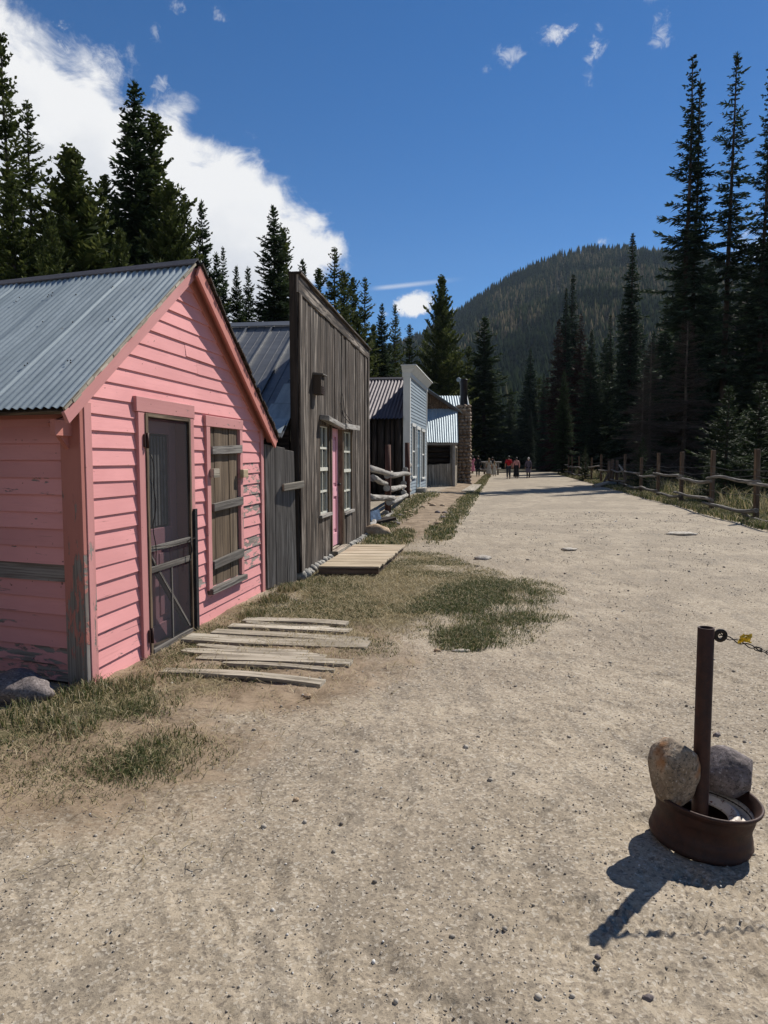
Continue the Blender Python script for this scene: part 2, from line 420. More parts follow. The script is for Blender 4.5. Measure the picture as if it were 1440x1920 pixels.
def tag(o,label=None,cat=None,group=None,kind=None):
    if label: o['label']=label
    if cat: o['category']=cat
    if group: o['group']=group
    if kind: o['kind']=kind
    return o
def np_mesh(name,verts,faces,mat,rnd=None,smooth=False):
    """verts (N,3), faces (M,k) equal-size polygons"""
    me=bpy.data.meshes.new(name); n=len(verts); m,k=faces.shape
    me.vertices.add(n); me.vertices.foreach_set('co',verts.astype(np.float32).ravel())
    me.loops.add(m*k); me.loops.foreach_set('vertex_index',faces.astype(np.int32).ravel())
    me.polygons.add(m); me.polygons.foreach_set('loop_start',(np.arange(m)*k).astype(np.int32))
    try: me.polygons.foreach_set('loop_total',np.full(m,k,dtype=np.int32))
    except Exception: pass
    if smooth: me.polygons.foreach_set('use_smooth',np.ones(m,dtype=bool))
    if rnd is not None:
        a=me.attributes.new('rnd','FLOAT','POINT'); a.data.foreach_set('value',rnd.astype(np.float32))
    me.update(calc_edges=True); me.materials.append(mat); return me
def link(name,me,loc=(0,0,0),parent=None):
    o=bpy.data.objects.new(name,me); COL.objects.link(o); o.location=loc
    if parent: o.parent=parent
    PW[o.name]=V(loc); return o

# ---------------------------------------------------------------- numpy noise & terrain
_lat=rs.rand(256,256)
def vnoise(x,y):
    xi=np.floor(x).astype(int); yi=np.floor(y).astype(int); fx=x-xi; fy=y-yi
    fx=fx*fx*(3-2*fx); fy=fy*fy*(3-2*fy); a=_lat[xi%256,yi%256]; b=_lat[(xi+1)%256,yi%256]; c=_lat[xi%256,(yi+1)%256]; d=_lat[(xi+1)%256,(yi+1)%256]
    return (a*(1-fx)+b*fx)*(1-fy)+(c*(1-fx)+d*fx)*fy
def fbm(x,y,o=4,g=.5):
    s=0;a=1;t=0
    for i in range(o): s=s+a*vnoise(x*2**i+17.3*i,y*2**i+5.1*i); t+=a; a*=g
    return s/t
def sst(a,b,x):
    t=np.clip((x-a)/(b-a),0,1); return t*t*(3-2*t)
def st_of(x,y): return x*.163+y*.987, x*.987-y*.163   # along / across the street
def ell(x,y,cx,cy,rx,ry,rot=0):
    c,s=math.cos(R(rot)),math.sin(R(rot)); dx=x-cx; dy=y-cy; u=(dx*c+dy*s)/rx; v=(-dx*s+dy*c)/ry
    return 1-np.sqrt(u*u+v*v)      # >0 inside
def base_z(x,y):
    s,t=st_of(x,y)
    z=-1.6*sst(7.2,14,t)*sst(8,16,s)
    z=z+.13*sst(-1.2,-2.6,t)*sst(19,25,s)
    z=z+.05*sst(-.7,-1.5,t)*sst(9,14,s)
    z=z-.06*sst(5.4,6.6,t)*sst(5,12,s)
    z=z+.35*sst(-9,-18,t)
    z=z+(fbm(x*.35+9,y*.35,3)-.5)*.06*sst(2,6,y)
    return z
def gz(x,y): return float(base_z(np.array([float(x)]),np.array([float(y)]))[0])
def masks(x,y):
    s,t=st_of(x,y)
    n=(fbm(x*1.3,y*1.3,4)-.5)*.9
    # grass
    g=np.full_like(x,-1.0)
    E=[(.95,8.2,.85,1.9,-12,.95),(.2,9.3,1.6,1.9,10,.75),(-.5,7.6,.95,1.3,5,.65),(-1.75,4.35,.50,.42,45,.7),(-2.2,3.95,.5,.28,20,.5),(-1.55,6.2,.35,2.2,-9,.5),
       (-1.2,3.65,.26,.42,-20,.65),(-1.9,3.25,.7,.45,10,.2),(.72,6.1,.35,.62,-15,.8),(.1,13.2,.55,2.2,-8,.9),(-1.0,5.25,.28,.18,0,.35),(-.35,5.6,.6,.75,0,.25),
       (-1.3,7.3,.35,1.2,-9,.7),(-.1,8.3,1.6,2.5,8,.85),(-2.0,4.3,.9,.7,40,.55),(-1.6,3.6,1.0,.7,10,.33),(-.9,6.2,1.0,.9,0,.55),(-.5,7.1,1.3,.9,0,.75),(-1.3,4.9,.5,.6,0,.45),(.2,10.6,1.2,1.6,0,.6),(1.2,7.6,1.0,2.2,-12,.5)]
    for cx,cy,rx,ry,ro,k in E: g=np.maximum(g,np.minimum(ell(x,y,cx,cy,rx,ry,ro)*1.6,1)*k)
    v=sst(-1.25,-1.6,t)*0
    strip=(1-np.abs((t+1.22)/.36))*sst(12,15,s)*sst(75,60,s)   # verge between path and road
    bank=(1-np.abs((t+2.75)/.55))*sst(13,15,s)*sst(30,26,s)*1.0
    verge=(1-np.abs((t-6.35)/.85))*sst(9,12,s)*1.3
    g=np.maximum(g,np.maximum(np.maximum(strip*1.1,bank),verge))
    gm=np.clip(g+n*.9,0,1)*sst(.0,.14,g)
    so=np.maximum(np.maximum(ell(x,y,-.7,5.0,1.5,1.3,20)*1.3,np.maximum(ell(x,y,-.8,6.2,1.1,1.5,0)*1.5,ell(x,y,-1.65,6.0,.6,2.6,-9)*2.0)),ell(x,y,-1.6,3.6,1.6,1.5,0)*1.1)
    path=(1-np.abs((t+1.95)/.95))*sst(11,14,s)*sst(70,55,s)*1.4
    near=ell(x,y,.0,8.6,1.7,3.2,0)*.8
    so=np.maximum(np.maximum(so,path),near)
    sm=np.clip(so+n*.8,0,1)*sst(.0,.14,so)
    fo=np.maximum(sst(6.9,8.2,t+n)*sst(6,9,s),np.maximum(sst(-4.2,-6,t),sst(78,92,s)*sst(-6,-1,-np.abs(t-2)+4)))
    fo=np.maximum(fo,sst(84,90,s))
    return gm,sm,fo
# ---------------------------------------------------------------- ground sheet
def axis(fine0,fine1,step,lo,hi,grow=1.06):
    a=list(np.arange(fine0,fine1,step)); d=step; x=a[-1]
    up=[]
    while x<hi: d*=grow; x+=d; up.append(x)
    d=step; x=a[0]; dn=[]
    while x>lo: d*=grow; x-=d; dn.append(x)
    return np.array(dn[::-1]+a+up)
def make_ground():
    xs=axis(-2.6,2.6,.014,-2900,2900,1.055); ys=axis(1.55,5.2,.013,-60,2900,1.035)
    X,Y=np.meshgrid(xs,ys); Z=base_z(X,Y)
    near=sst(16,5,Y)*sst(7,4,np.abs(X))
    gm,sm,fo=masks(X,Y)
    rough=(fbm(X*9,Y*9,4,.6)-.5)*.020+(fbm(X*34,Y*34,3,.65)-.5)*.010
    # scuffed clods / shallow foot dents
    dents=np.minimum(0,fbm(X*5.2+40,Y*4.4+8,2)-.36)*.07
    # shoe prints
    fr=random.Random(44); foot=np.zeros_like(X)
    for k in range(46):
        cx,cy,an=fr.uniform(-1.2,2.6),fr.uniform(1.7,6.5),R(fr.choice([80,100,65,115,260])+fr.uniform(-20,20)); c_,s_=math.cos(an),math.sin(an); u=(X-cx)*c_+(Y-cy)*s_; v=-(X-cx)*s_+(Y-cy)*c_
        wd=.044-.010*np.clip(-u/.13,-1,1)*.6; m_=sst(1,.86,np.sqrt((u/.14)**2+(v/wd)**2)); rim_=sst(1.5,1.05,np.sqrt((u/.14)**2+(v/wd)**2))-m_
        foot+= m_*(-.55+.5*(np.sin(u*2*np.pi/.022)>0))+rim_*.35
    # bands of blocky tread prints
    def tread(cx,cy,ang,w,l,step):
        c,s=math.cos(R(ang)),math.sin(R(ang)); u=(X-cx)*c+(Y-cy)*s; v=-(X-cx)*s+(Y-cy)*c
        m=sst(1,.6,np.abs(u)/l)*sst(1,.75,np.abs(v)/w)
        pat=np.sin(u*2*np.pi/step+np.abs(v)*38)*.5+.5
        pat=pat*(np.abs(np.mod(v,.042)-.021)<.016)
        return m*sst(.35,.7,pat)*sst(.35,.6,fbm(X*3.1,Y*3.1,2))
    T=tread(.95,1.95,158,.14,.9,.045)+tread(1.1,2.22,165,.10,.8,.04)+tread(1.5,2.25,150,.11,1.0,.035)+tread(.1,1.9,25,.10,.7,.04)+tread(.9,2.35,120,.05,.14,.03)+tread(.35,3.0,70,.05,.14,.028)+tread(1.9,3.6,95,.11,1.1,.04)
    Z=Z+near*(rough+dents)-T*.011*sst(6,3,Y)+foot*.013
    Z=Z+(fbm(X*2.2,Y*2.2,3)-.5)*.03*sst(40,8,Y)*sst(1,2.5,Y)
    mid=sst(4,9,Y)*sst(60,20,Y)*(np.abs(X)<12)
    Z=Z+mid*(fbm(X*4,Y*4,3,.6)-.5)*.03
    # forest floor tussocks
    Z=Z+fo*(fbm(X*1.2,Y*1.2,3)-.5)*.25*sst(200,60,Y)
    ny,nx=X.shape
    idx=np.arange(ny*nx).reshape(ny,nx)
    F=np.stack([idx[:-1,:-1],idx[:-1,1:],idx[1:,1:],idx[1:,:-1]],-1).reshape(-1,4)
    me=np_mesh('ground',np.stack([X,Y,Z],-1).reshape(-1,3),F,M['ground'],smooth=True)
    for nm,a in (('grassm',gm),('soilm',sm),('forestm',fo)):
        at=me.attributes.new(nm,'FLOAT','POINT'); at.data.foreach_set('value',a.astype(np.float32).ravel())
    tag(link('ground',me),kind='structure')
make_ground()

# pebbles
def make_gravel():
    ico=np.array([(0,0,1),(.894,0,.447),(.276,.851,.447),(-.724,.526,.447),(-.724,-.526,.447),(.276,-.851,.447),(.724,.526,-.447),(-.276,.851,-.447),(-.894,0,-.447),(-.276,-.851,-.447),(.724,-.526,-.447),(0,0,-1)])
    fc=np.array([(0,1,2),(0,2,3),(0,3,4),(0,4,5),(0,5,1),(1,6,2),(2,7,3),(3,8,4),(4,9,5),(5,10,1),(6,7,2),(7,8,3),(8,9,4),(9,10,5),(10,6,1),(11,7,6),(11,8,7),(11,9,8),(11,10,9),(11,6,10)])
    N=64000
    y=1.5+19*rs.rand(N)**2.0; x=(rs.rand(N)-.5)*(3.2+y*1.15)*1.0
    gm,sm,fo=masks(x,y); clump=fbm(x*1.4+3,y*1.4,3)
    keep=(rs.rand(N)<(.25+1.9*np.clip(clump-.38,0,1)*4)*(1-.75*np.clip(sm+gm,0,1)))
    x,y,=x[keep],y[keep]; n=len(x)
    sz=.0014+.0032*rs.rand(n)**3+(rs.rand(n)<.012)*rs.rand(n)*.008; sz*=(.8+.13*y)
    s=ico[None]*(sz[:,None,None]*(.7+.6*rs.rand(n,1,3)))*(1+.25*(rs.rand(n,12,1)-.5))
    s[:,:,2]*=.75
    z=base_z(x,y)+sz*.25+ (fbm(x*2.2,y*2.2,3)-.5)*.03*sst(40,8,y)*sst(1,2.5,y)
    z=z+sst(16,5,y)*sst(7,4,np.abs(x))*((fbm(x*9,y*9,4,.6)-.5)*.020+(fbm(x*34,y*34,3,.65)-.5)*.010+np.minimum(0,fbm(x*5.2+40,y*4.4+8,2)-.36)*.07)
    v=s+np.stack([x,y,z],-1)[:,None,:]
    f=(fc[None]+np.arange(n)[:,None,None]*12).reshape(-1,3)
    me=np_mesh('gravel',v.reshape(-1,3),f,M['pebble'],np.repeat(rs.rand(n),12))
    tag(link('gravel',me),'fine loose gravel scattered over the dirt road in the foreground','gravel',kind='stuff')
make_gravel()

# grass
def blades(name,x,y,h,w,rnd,label,lean=.5):
    n=len(x); az=rs.rand(n)*6.283; le=lean*(.3+rs.rand(n)); z=base_z(x,y)-.005+ (fbm(x*2.2,y*2.2,3)-.5)*.03*sst(40,8,y)*sst(1,2.5,y)
    d=np.stack([np.cos(az),np.sin(az)],-1); p=np.stack([-d[:,1],d[:,0]],-1); ph=rs.rand(n)*6.283; p=np.stack([np.cos(ph),np.sin(ph)],-1)
    b=np.stack([x,y],-1)
    def P(off,side,hh): 
        q=b+d*(off*h)[:,None]+p*(side*w)[:,None]; return np.stack([q[:,0],q[:,1],z+hh*h],-1)
    o=np.ones(n)
    v=np.stack([P(0*o,-o,0*o),P(0*o,o,0*o),P(le*.35,o*.8,.6*o),P(le*.35,-o*.8,.6*o),P(le,0.1*o,1-.35*le),P(le,-.1*o,1-.35*le)],1)
    f=np.array([(0,1,2,3),(3,2,4,5)]); F=(f[None]+np.arange(n)[:,None,None]*6).reshape(-1,4)
    me=np_mesh(name,v.reshape(-1,3),F,M['grass'],np.repeat(rnd,6)); tag(link(name,me),label,'grass',kind='stuff')
def make_grass():
    # near grass
    N=760000
    y=2.2+14*rs.rand(N)**1.0; x=-3.2+5.8*rs.rand(N)
    gm,sm,fo=masks(x,y); s,t=st_of(x,y)
    patch=fbm(x*2.1+5,y*2.1,3); keep=(gm>.12)&(rs.rand(N)<gm*1.3*(.25+sst(.36,.6,patch)))&(t>-2.72+(y>9)*.12)
    x,y,patch=x[keep],y[keep],patch[keep]
    tongue=np.maximum(np.maximum(ell(x,y,1.1,7.6,.9,1.7,-12),ell(x,y,.72,6.0,.4,.6,0)),np.maximum(ell(x,y,-1.2,3.65,.4,.5,0),ell(x,y,-1.75,4.4,.5,.4,0)))
    green=sst(-.1,.3,tongue)+.75*sst(.40,.56,patch); r=rs.rand(len(x))
    rnd=np.where(r<np.clip(green*.85+.12,0,.93),rs.rand(len(x))*.48,.6+.4*rs.rand(len(x)))
    h=(.016+.034*rs.rand(len(x))**1.5)*(.7+.8*sst(0,.5,tongue)); 
    blades('grass',x,y,h,.0010+.0010*rs.rand(len(x))+.00020*y,rnd,'short green and straw coloured grass growing between the buildings and the road',.9)
    # straw lying flat
    N=90000; yy=2.4+11*rs.rand(N); xx=-3.0+5.2*rs.rand(N); g2,s2,_=masks(xx,yy); kk=(rs.rand(N)<(g2*.7+s2*.22))&(st_of(xx,yy)[1]>-2.7); xx,yy=xx[kk],yy[kk]
    blades('straw_litter',xx,yy,.03+.05*rs.rand(len(xx)),.0011+.0009*rs.rand(len(xx))+.0001*yy,.6+.4*rs.rand(len(xx)),'dry straw litter lying flat between the grass clumps',2.4)
    # taller tufts along the walls and rocks
    T=[]
    for cx,cy,nn,rad,hh in [(-1.98,4.62,500,.16,.10),(-2.15,4.2,500,.2,.09),(-1.7,4.75,350,.13,.08),(-1.45,5.0,300,.15,.06),(-1.3,6.9,420,.14,.10),(-1.2,7.7,500,.16,.11),(-1.12,8.35,500,.15,.10),(-.85,8.9,300,.15,.08),(-.12,13.8,300,.2,.1),(-.3,14.3,500,.3,.14),
        (-1.75,3.95,220,.12,.08),(-1.95,4.05,220,.1,.07),(1.0,6.7,400,.35,.06),(1.45,8.0,600,.4,.06),(.7,5.95,350,.2,.06),(-1.15,3.7,350,.22,.05),(-1.45,4.35,300,.2,.05)]:
        a=rs.rand(nn)*6.283; q=rad*np.sqrt(rs.rand(nn)); T.append((cx+q*np.cos(a),cy+q*np.sin(a)*1.3,hh*(.4+.7*rs.rand(nn)),np.where(rs.rand(nn)<.55,.48*rs.rand(nn),.6+.4*rs.rand(nn))))
    x,y,h,r=[np.concatenate([q[i] for q in T]) for i in range(4)]
    blades('grass_tufts',x,y,h,.0022+.0014*rs.rand(len(x)),r,'taller tufts of grass at the foot of the cabin walls',.6)
    # far verge grass
    N=150000
    s=12+62*rs.rand(N)**1.4; t=np.where(rs.rand(N)<.62,5.5+2.3*rs.rand(N),-3.4+2.7*rs.rand(N)); x=s*.163+t*.987; y=s*.987-t*.163
    gm,sm,fo=masks(x,y); k=(rs.rand(N)<gm*1.2+.25*(t>6.6)); x,y,t=x[k],y[k],t[k]
    r=np.where(rs.rand(len(x))<.62,rs.rand(len(x))*.48,.55+.45*rs.rand(len(x)))
    h=np.where(t>5,.07+.16*rs.rand(len(x)),.04+.06*rs.rand(len(x)))
    blades('verge_grass',x,y,h,.004+.004*rs.rand(len(x))+.00025*y,r,'tall green grass along the log fence and the verge of the footpath',.6)
make_grass()

# brush in the shaded wood behind the fence
def make_brush():
    N=90000; s=12+85*rs.rand(N)**1.2; t=7.2+14*rs.rand(N)**1.4; x=s*.163+t*.987; y=s*.987-t*.163
    k=fbm(x*.8,y*.8,3)>.47; x,y=x[k],y[k]
    blades('undergrowth',x,y,.25+.75*rs.rand(len(x))**2,.006+.008*rs.rand(len(x)),rs.rand(len(x)),'dark undergrowth filling the wood behind the log fence',.7)
make_brush()

# ---------------------------------------------------------------- generic wall builders
def clap(mb,o,es,n,zlist,xr,opens,proud=.020,wear=None,sag=.004,lap=.012):
    """courses between zlist; xr(z)->(x0,x1); opens list of (s0,s1,z0,z1)"""
    o,es,n=V(o),V(es),V(n)
    for i in range(len(zlist)-1):
        z0,z1=zlist[i],zlist[i+1]; zc=(z0+z1)/2; x0,x1=xr(z0); y0,y1=xr(z1)
        if x1-x0<.05: continue
        cuts=[(x0,x1)]
        for a,b,c,d in opens:
            if c<zc<d:
                nc=[]
                for p,q in cuts:
                    if a>p: nc.append((p,min(q,a)))
                    if b<q: nc.append((max(p,b),q))
                cuts=[u for u in nc if u[1]-u[0]>.01]
        for p,q in cuts:
            segs=[(p,q)]
            if q-p>1.6 and random.random()<.4: m=random.uniform(p+.5,q-.5); segs=[(p,m),(m+.002,q)]
            for u,w in segs:
                ut=max(u,y0) if u==x0 else u; wt=min(w,y1) if w==x1 else w
                if wt<=ut: wt=ut+.001
                j0,j1=random.uniform(-sag,sag),random.uniform(-sag,sag); pr=proud+random.uniform(-.003,.003)
                def P(s_,z,d): return o+es*s_+n*d+V((0,0,z))
                zt0=z1+lap; 
                pts=[P(u,z0+j0,0),P(w,z0+j1,0),P(wt,zt0+j1,0),P(ut,zt0+j0,0),P(u,z0+j0,pr),P(w,z0+j1,pr),P(wt,zt0+j1,.004),P(ut,zt0+j0,.004)]
                mb.hexa(pts,(w-u,z1-z0,pr),wear=wear(( (u+w)/2),zc) if wear else 0,uo=(random.random()*9,random.random()*9))
def planks(mb,o,es,n,L,z0,ztop,opens,wmin=.14,wmax=.24,th=.022,gap=.004,jit=.006,rag=0.0,breaks=(),wear=0,s0=0):
    o,es,n=V(o),V(es),V(n); br=sorted(set([b for a in opens for b in a[:2]]+list(breaks))); s=s0
    while s<L-.01:
        w=random.uniform(wmin,wmax); e=min(s+w,L)
        for b in br:
            if s+.02<b<e+.05: e=b; break
        if L-e<.05: e=L
        sc=(s+e)/2; segs=[(z0,ztop(sc))]
        for a,b,c,d in opens:
            if a<=sc<=b:
                ns=[]
                for p,q in segs:
                    if c>p: ns.append((p,min(q,c)))
                    if d<q: ns.append((max(p,d),q))
                segs=[u for u in ns if u[1]-u[0]>.02]
        r=random.random(); dj=random.uniform(0,jit)
        for p,q in segs:
            bt=p+(random.uniform(-rag,rag) if p==z0 else 0); tp=q+(random.uniform(-rag,rag) if rag and q==segs[-1][1] else 0)
            a=o+es*(s+gap/2)+n*dj+V((0,0,bt))
            mb.box(a,V((0,0,tp-bt)),es*(e-s-gap),n*th,r=r,wear=wear)
        s=e
def corrug(mb,o,u,v,n,pitch=.068,amp=.009,sheet=.66,ragged=0.012,vs=6):
    """sheet: o corner at eave, u along the eave, v up the slope"""
    o,u,v,n=V(o),V(u),V(v),V(n); L=u.length; ud=u.normalized(); H=v.length; vd=v.normalized(); k=max(2,int(L/pitch*8)); b=len(mb.v)
    for j in range(vs+1):
        for i in range(k+1):
            x=L*i/k; sh=int(x/sheet); rr=random.Random(sh*13+5); lo=rr.uniform(-ragged,ragged)
            y=H*j/vs+(lo if j==0 else 0); lift=(.006 if sh%2 else 0)
            p=o+ud*x+vd*y+n*(math.sin(x/pitch*2*math.pi)*amp+lift+.004*mnoise.noise(V((x*1.5,y*2,1))))
            mb.v.append(tuple(p)); mb.r.append((sh*.37)%1); mb.w.append(0)
    for j in range(vs):
        for i in range(k):
            a=b+j*(k+1)+i; q=(a,a+1,a+k+2,a+k+1); x=L*i/k; x2=L*(i+1)/k; y=H*j/vs; y2=H*(j+1)/vs
            mb.face(q,[(y,x),(y,x2),(y2,x2),(y2,x)],True)
Z=V((0,0,1))

# ---------------------------------------------------------------- pink cabin
A=V((-2.03,4.765,-.02)); ES=V((.165,.986,0)).normalized(); N_=V((ES.y,-ES.x,0)); ET=V((-1,.36,0)).normalized(); NL=V((-ET.y,ET.x,0)); NL=V((-.36,-1,0)).normalized()
L1=3.60; LB=3.2
pink=empty('pink_cabin',A,'small pink clapboard cabin with a corrugated grey metal roof and a screen door','cabin')
s_ap=1.72; z_ap=3.20; z_ev=1.90
def gable_x(z):
    if z<=z_ev: return (0.0,L1)
    k=(z-z_ev)/(z_ap-z_ev); return (0+s_ap*k,L1-(L1-s_ap)*k)
DOOR=(.70,1.69,-.1,2.05); WIN=(1.98,2.90,.30,1.92)
def wearf(s,z):
    w=random.uniform(0,.3)
    if z<.3: w+=.4
    if s>2.85 and z<1.5: w+=.75
    if 1.7<s<2.0 and z<.5: w+=.6
    return w
mb=MB(); zs=[.0+.1175*i for i in range(28)]
clap(mb,A,ES,N_,zs,gable_x,[DOOR,WIN],wear=wearf,sag=.007)
mb.build('gable_wall',M['pink'],pink)
mb=MB()   # sheathing behind the boards
zz=[A+ES*.02-N_*.06+Z*-.05]
def gp(s,z,d=0): return A+ES*s+Z*z+N_*d
for a,b,c,d in [(0.0,.72,0,1.9),(1.68,1.99,0,1.9),(2.88,L1,0,1.9),(1.99,2.88,0,.31)]:
    mb.box(gp(a,c,-.06),ES*(b-a),Z*(d-c),N_*.055)
mb.poly([gp(.0,1.9,-.06),gp(L1,1.9,-.06),gp(s_ap,z_ap-.03,-.06)],thick=.055,n=N_)
mb.build('wall_sheathing',M['dark_inside'],pink)
# side wall (shaded), boards get barer near the ground
mb=MB(); 
def wside(s,z):
    w=random.uniform(.0,.3)
    if z<.72: w+=.5
    if z<.3: w+=.35
    if .70<z<.84: w=3.2
    return w
clap(mb,A,ET,NL,[.03+.1175*i for i in range(17)],lambda z:(.04,LB),[],wear=wside,sag=.006)
mb.build('side_wall',M['pink'],pink)
mb=MB(); mb.box(A-NL*.05+ET*.1+Z*-.02,ET*LB,Z*1.95,NL*.045); mb.build('side_sheathing',M['dark_inside'],pink)
mb=MB(); mb.box(A+ET*.0+NL*.0+Z*1.84,ET*LB,Z*.17,NL*.035); mb.build('frieze_board',M['pink_rake'],pink)
# corner boards
mb=MB(); mb.box(gp(.0,-.03,.0),ES*.085,Z*1.98,N_*.035,wear=[.6,.6,.6,.0,.6,.6,.6,.0],r=.2); mb.build('corner_board',M['pink_trim'],pink,bevel=.003)
mb=MB(); mb.box(A+ET*-.03+Z*-.03+NL*0,ET*.17,Z*1.98,NL*.034,wear=[1.7,1.7,.0,.0,1.7,1.7,.0,.0],r=.8); mb.build('corner_board',M['pink_rake'],pink,bevel=.003)
mb=MB(); mb.box(gp(L1-.09,-.03,.0),ES*.09,Z*1.94,N_*.034,wear=.35,r=.4); mb.build('corner_board',M['pink_trim'],pink,bevel=.003)
# roof
OH=.05; roofA=(-.27,1.865); roofB=(L1+.24,1.80); rid=(s_ap,3.275)
def rp(s,z,d=0,t=0): return A+ES*s+Z*z+N_*d+ET*t
mb=MB()
lo=rp(roofA[0],roofA[1],.075); hi=rp(rid[0],rid[1],.075); sl=hi-lo; nn=ET.cross(sl).normalized(); nn=nn if nn.z>0 else -nn
corrug(mb,lo+nn*.03,ET*LB,sl,nn,pitch=.066,amp=.008)
roof=mb.build('roof',M['galv'],pink)
mb=MB(); corrug(mb,rp(roofB[0],roofB[1],.075)+Z*.03,ET*LB,rp(rid[0],rid[1],.075)-rp(roofB[0],roofB[1],.075),Z,pitch=.066,amp=.008)
mb.build('rear_roof_slope',M['ridge_metal'],pink)
mb=MB(); # roof deck boards under the sheet
mb.box(rp(roofA[0]+.02,roofA[1]-.015,.05),ET*LB,sl*.985,nn*.022); mb.build('roof_deck',M['brown_wood'],pink)
mb=MB()
for dz,w in ((.045,.11),):
    p0=rp(rid[0],rid[1]+.055,.10); 
    mb.hexa([p0-sl.normalized()*w,p0+ET*LB-sl.normalized()*w,p0+ET*LB,p0]+[q+Z*.012 for q in (p0-sl.normalized()*w,p0+ET*LB-sl.normalized()*w,p0+ET*LB,p0)],(LB,w,.012),r=.4)
    bd=(rp(roofB[0],roofB[1],.1)-rp(rid[0],rid[1],.1)).normalized()
    mb.hexa([p0,p0+ET*LB,p0+ET*LB+bd*w,p0+bd*w]+[q+Z*.012 for q in (p0,p0+ET*LB,p0+ET*LB+bd*w,p0+bd*w)],(LB,w,.012),r=.4)
cap=mb.build('ridge_cap',M['ridge_metal'],roof)
# rake boards on the gable and their soffits
def rake(a,b,name,mat,out0=.045,wd=.10,dn=.0):
    p=rp(a[0],a[1],out0-.0); q=rp(b[0],b[1],out0); dv=(q-p); dd=dv.normalized(); dnv=dd.cross(N_).normalized(); dnv=dnv if dnv.z<0 else -dnv
    mb=MB(); mb.box(p+dnv*.005,dv,dnv*wd,N_*.024,r=.3); return mb.build(name,mat,pink,bevel=.002)
rake(roofA,rid,'rake_board',M['pink_trim'],.045,.085)
rake(rid,roofB,'rake_board',M['pink_rake'],.10,.12)
mb=MB(); p=rp(rid[0],rid[1]-.02,0); q=rp(roofB[0],roofB[1]-.02,0); dv=q-p; dn=dv.normalized().cross(N_).normalized(); dn=dn if dn.z<0 else -dn
mb.box(p,dv,N_*.125,dn*.02,r=.5); mb.box(p+dn*.03,dv*.93,N_*.03,dn*.09,r=.7); mb.build('soffit_board',M['pink_rake'],pink)
mb=MB(); p=rp(rid[0],rid[1]+.012,0); q=rp(roofB[0],roofB[1]+.012,0); dv=q-p
for i in range(34): mb.box(p+dv*(i/34)-dn*.0,dv/34*.93,N_*(.14+.02*random.random()),-dn*(.014+.008*random.random()))
mb.build('shingle_edge',M['old_log'],pink)
mb=MB()  # thin tin edge flashing on the sunny rake, ragged
p=rp(roofA[0],roofA[1],.07)+nn*.028; 
for i in range(24):
    a=i/24; mb.box(p+sl*a,sl/24*.985,N_*(.014+.006*random.random()),-nn*(.016+.012*random.random()),r=random.random())
mb.build('roof_edge_strip',M['board_wood'],roof)
mb=MB()
mb.box(rp(-.22,1.72,.02,.06),ES*.22,Z*.10,ET*.04,r=.3); mb.poly([rp(-.02,1.62,.0,.07),rp(-.22,1.80,.0,.07),rp(-.02,1.86,.0,.07)],thick=.035,n=ET)
mb.build('eave_bracket',M['pink_rake'],pink)
# nails in the roof sheet
for k in range(40):
    mb=MB()
    x=random.choice([.3,.66,1.0,1.32,1.66,2.0,2.4])+random.uniform(-.04,.04); y=random.choice([.25,.55,.8])*sl.length*random.uniform(.95,1.05)
    c=lo+ET*x+sl.normalized()*y+nn*.042; mb.tube([c,c+nn*.008],[.007,.003],6); mb.build('roof_nail',M['black_rubber'],roof)
# door casing
mb=MB()
mb.box(gp(.70,-.03,.0),ES*.10,Z*1.96,N_*.042,r=.5,wear=.25); mb.box(gp(1.605,-.03,.0),ES*.085,Z*1.96,N_*.042,r=.7,wear=.3); mb.box(gp(.67,1.93,.0),ES*1.03,Z*.115,N_*.047,r=.9,wear=.2)
mb.build('door_casing',M['pink_trim'],pink,bevel=.003)
mb=MB(); mb.box(gp(.70,.0,-.16),ES*.012,Z*1.93,N_*.16); mb.box(gp(1.60,0,-.16),ES*.012,Z*1.93,N_*.16); mb.box(gp(.70,1.90,-.16),ES*.9,Z*.012,N_*.16)
mb.build('door_jamb',M['pink_trim'],pink)
# inner door: pink with a tall upper glass and raised lower panels
mb=MB(); DI=-.13
for a,b,c,d in [(.80,.93,0,1.9),(1.48,1.60,0,1.9),(.93,1.48,1.78,1.9),(.93,1.48,.82,.98),(.93,1.48,0,.16),(1.165,1.235,.16,.82)]:
    mb.box(gp(a,c,DI),ES*(b-a),Z*(d-c),N_*.035)
for a,b in ((.93,1.165),(1.235,1.48)):
    mb.box(gp(a,.16,DI),ES*(b-a),Z*.66,N_*.014); mb.box(gp(a+.04,.22,DI+.014),ES*(b-a-.08),Z*.54,N_*.012)
door=mb.build('door',M['pink_door'],pink,bevel=.003)
mb=MB(); mb.box(gp(.93,.98,DI+.005),ES*.55,Z*.80,N_*.006); mb.build('door_glass',M['glass'],door)
mb=MB()
for k in range(9): mb.box(gp(.96+k*.055,1.0,DI+.013),ES*.028,Z*.76,N_*.006)
mb.build('lace_curtain',M['curtain'],door)
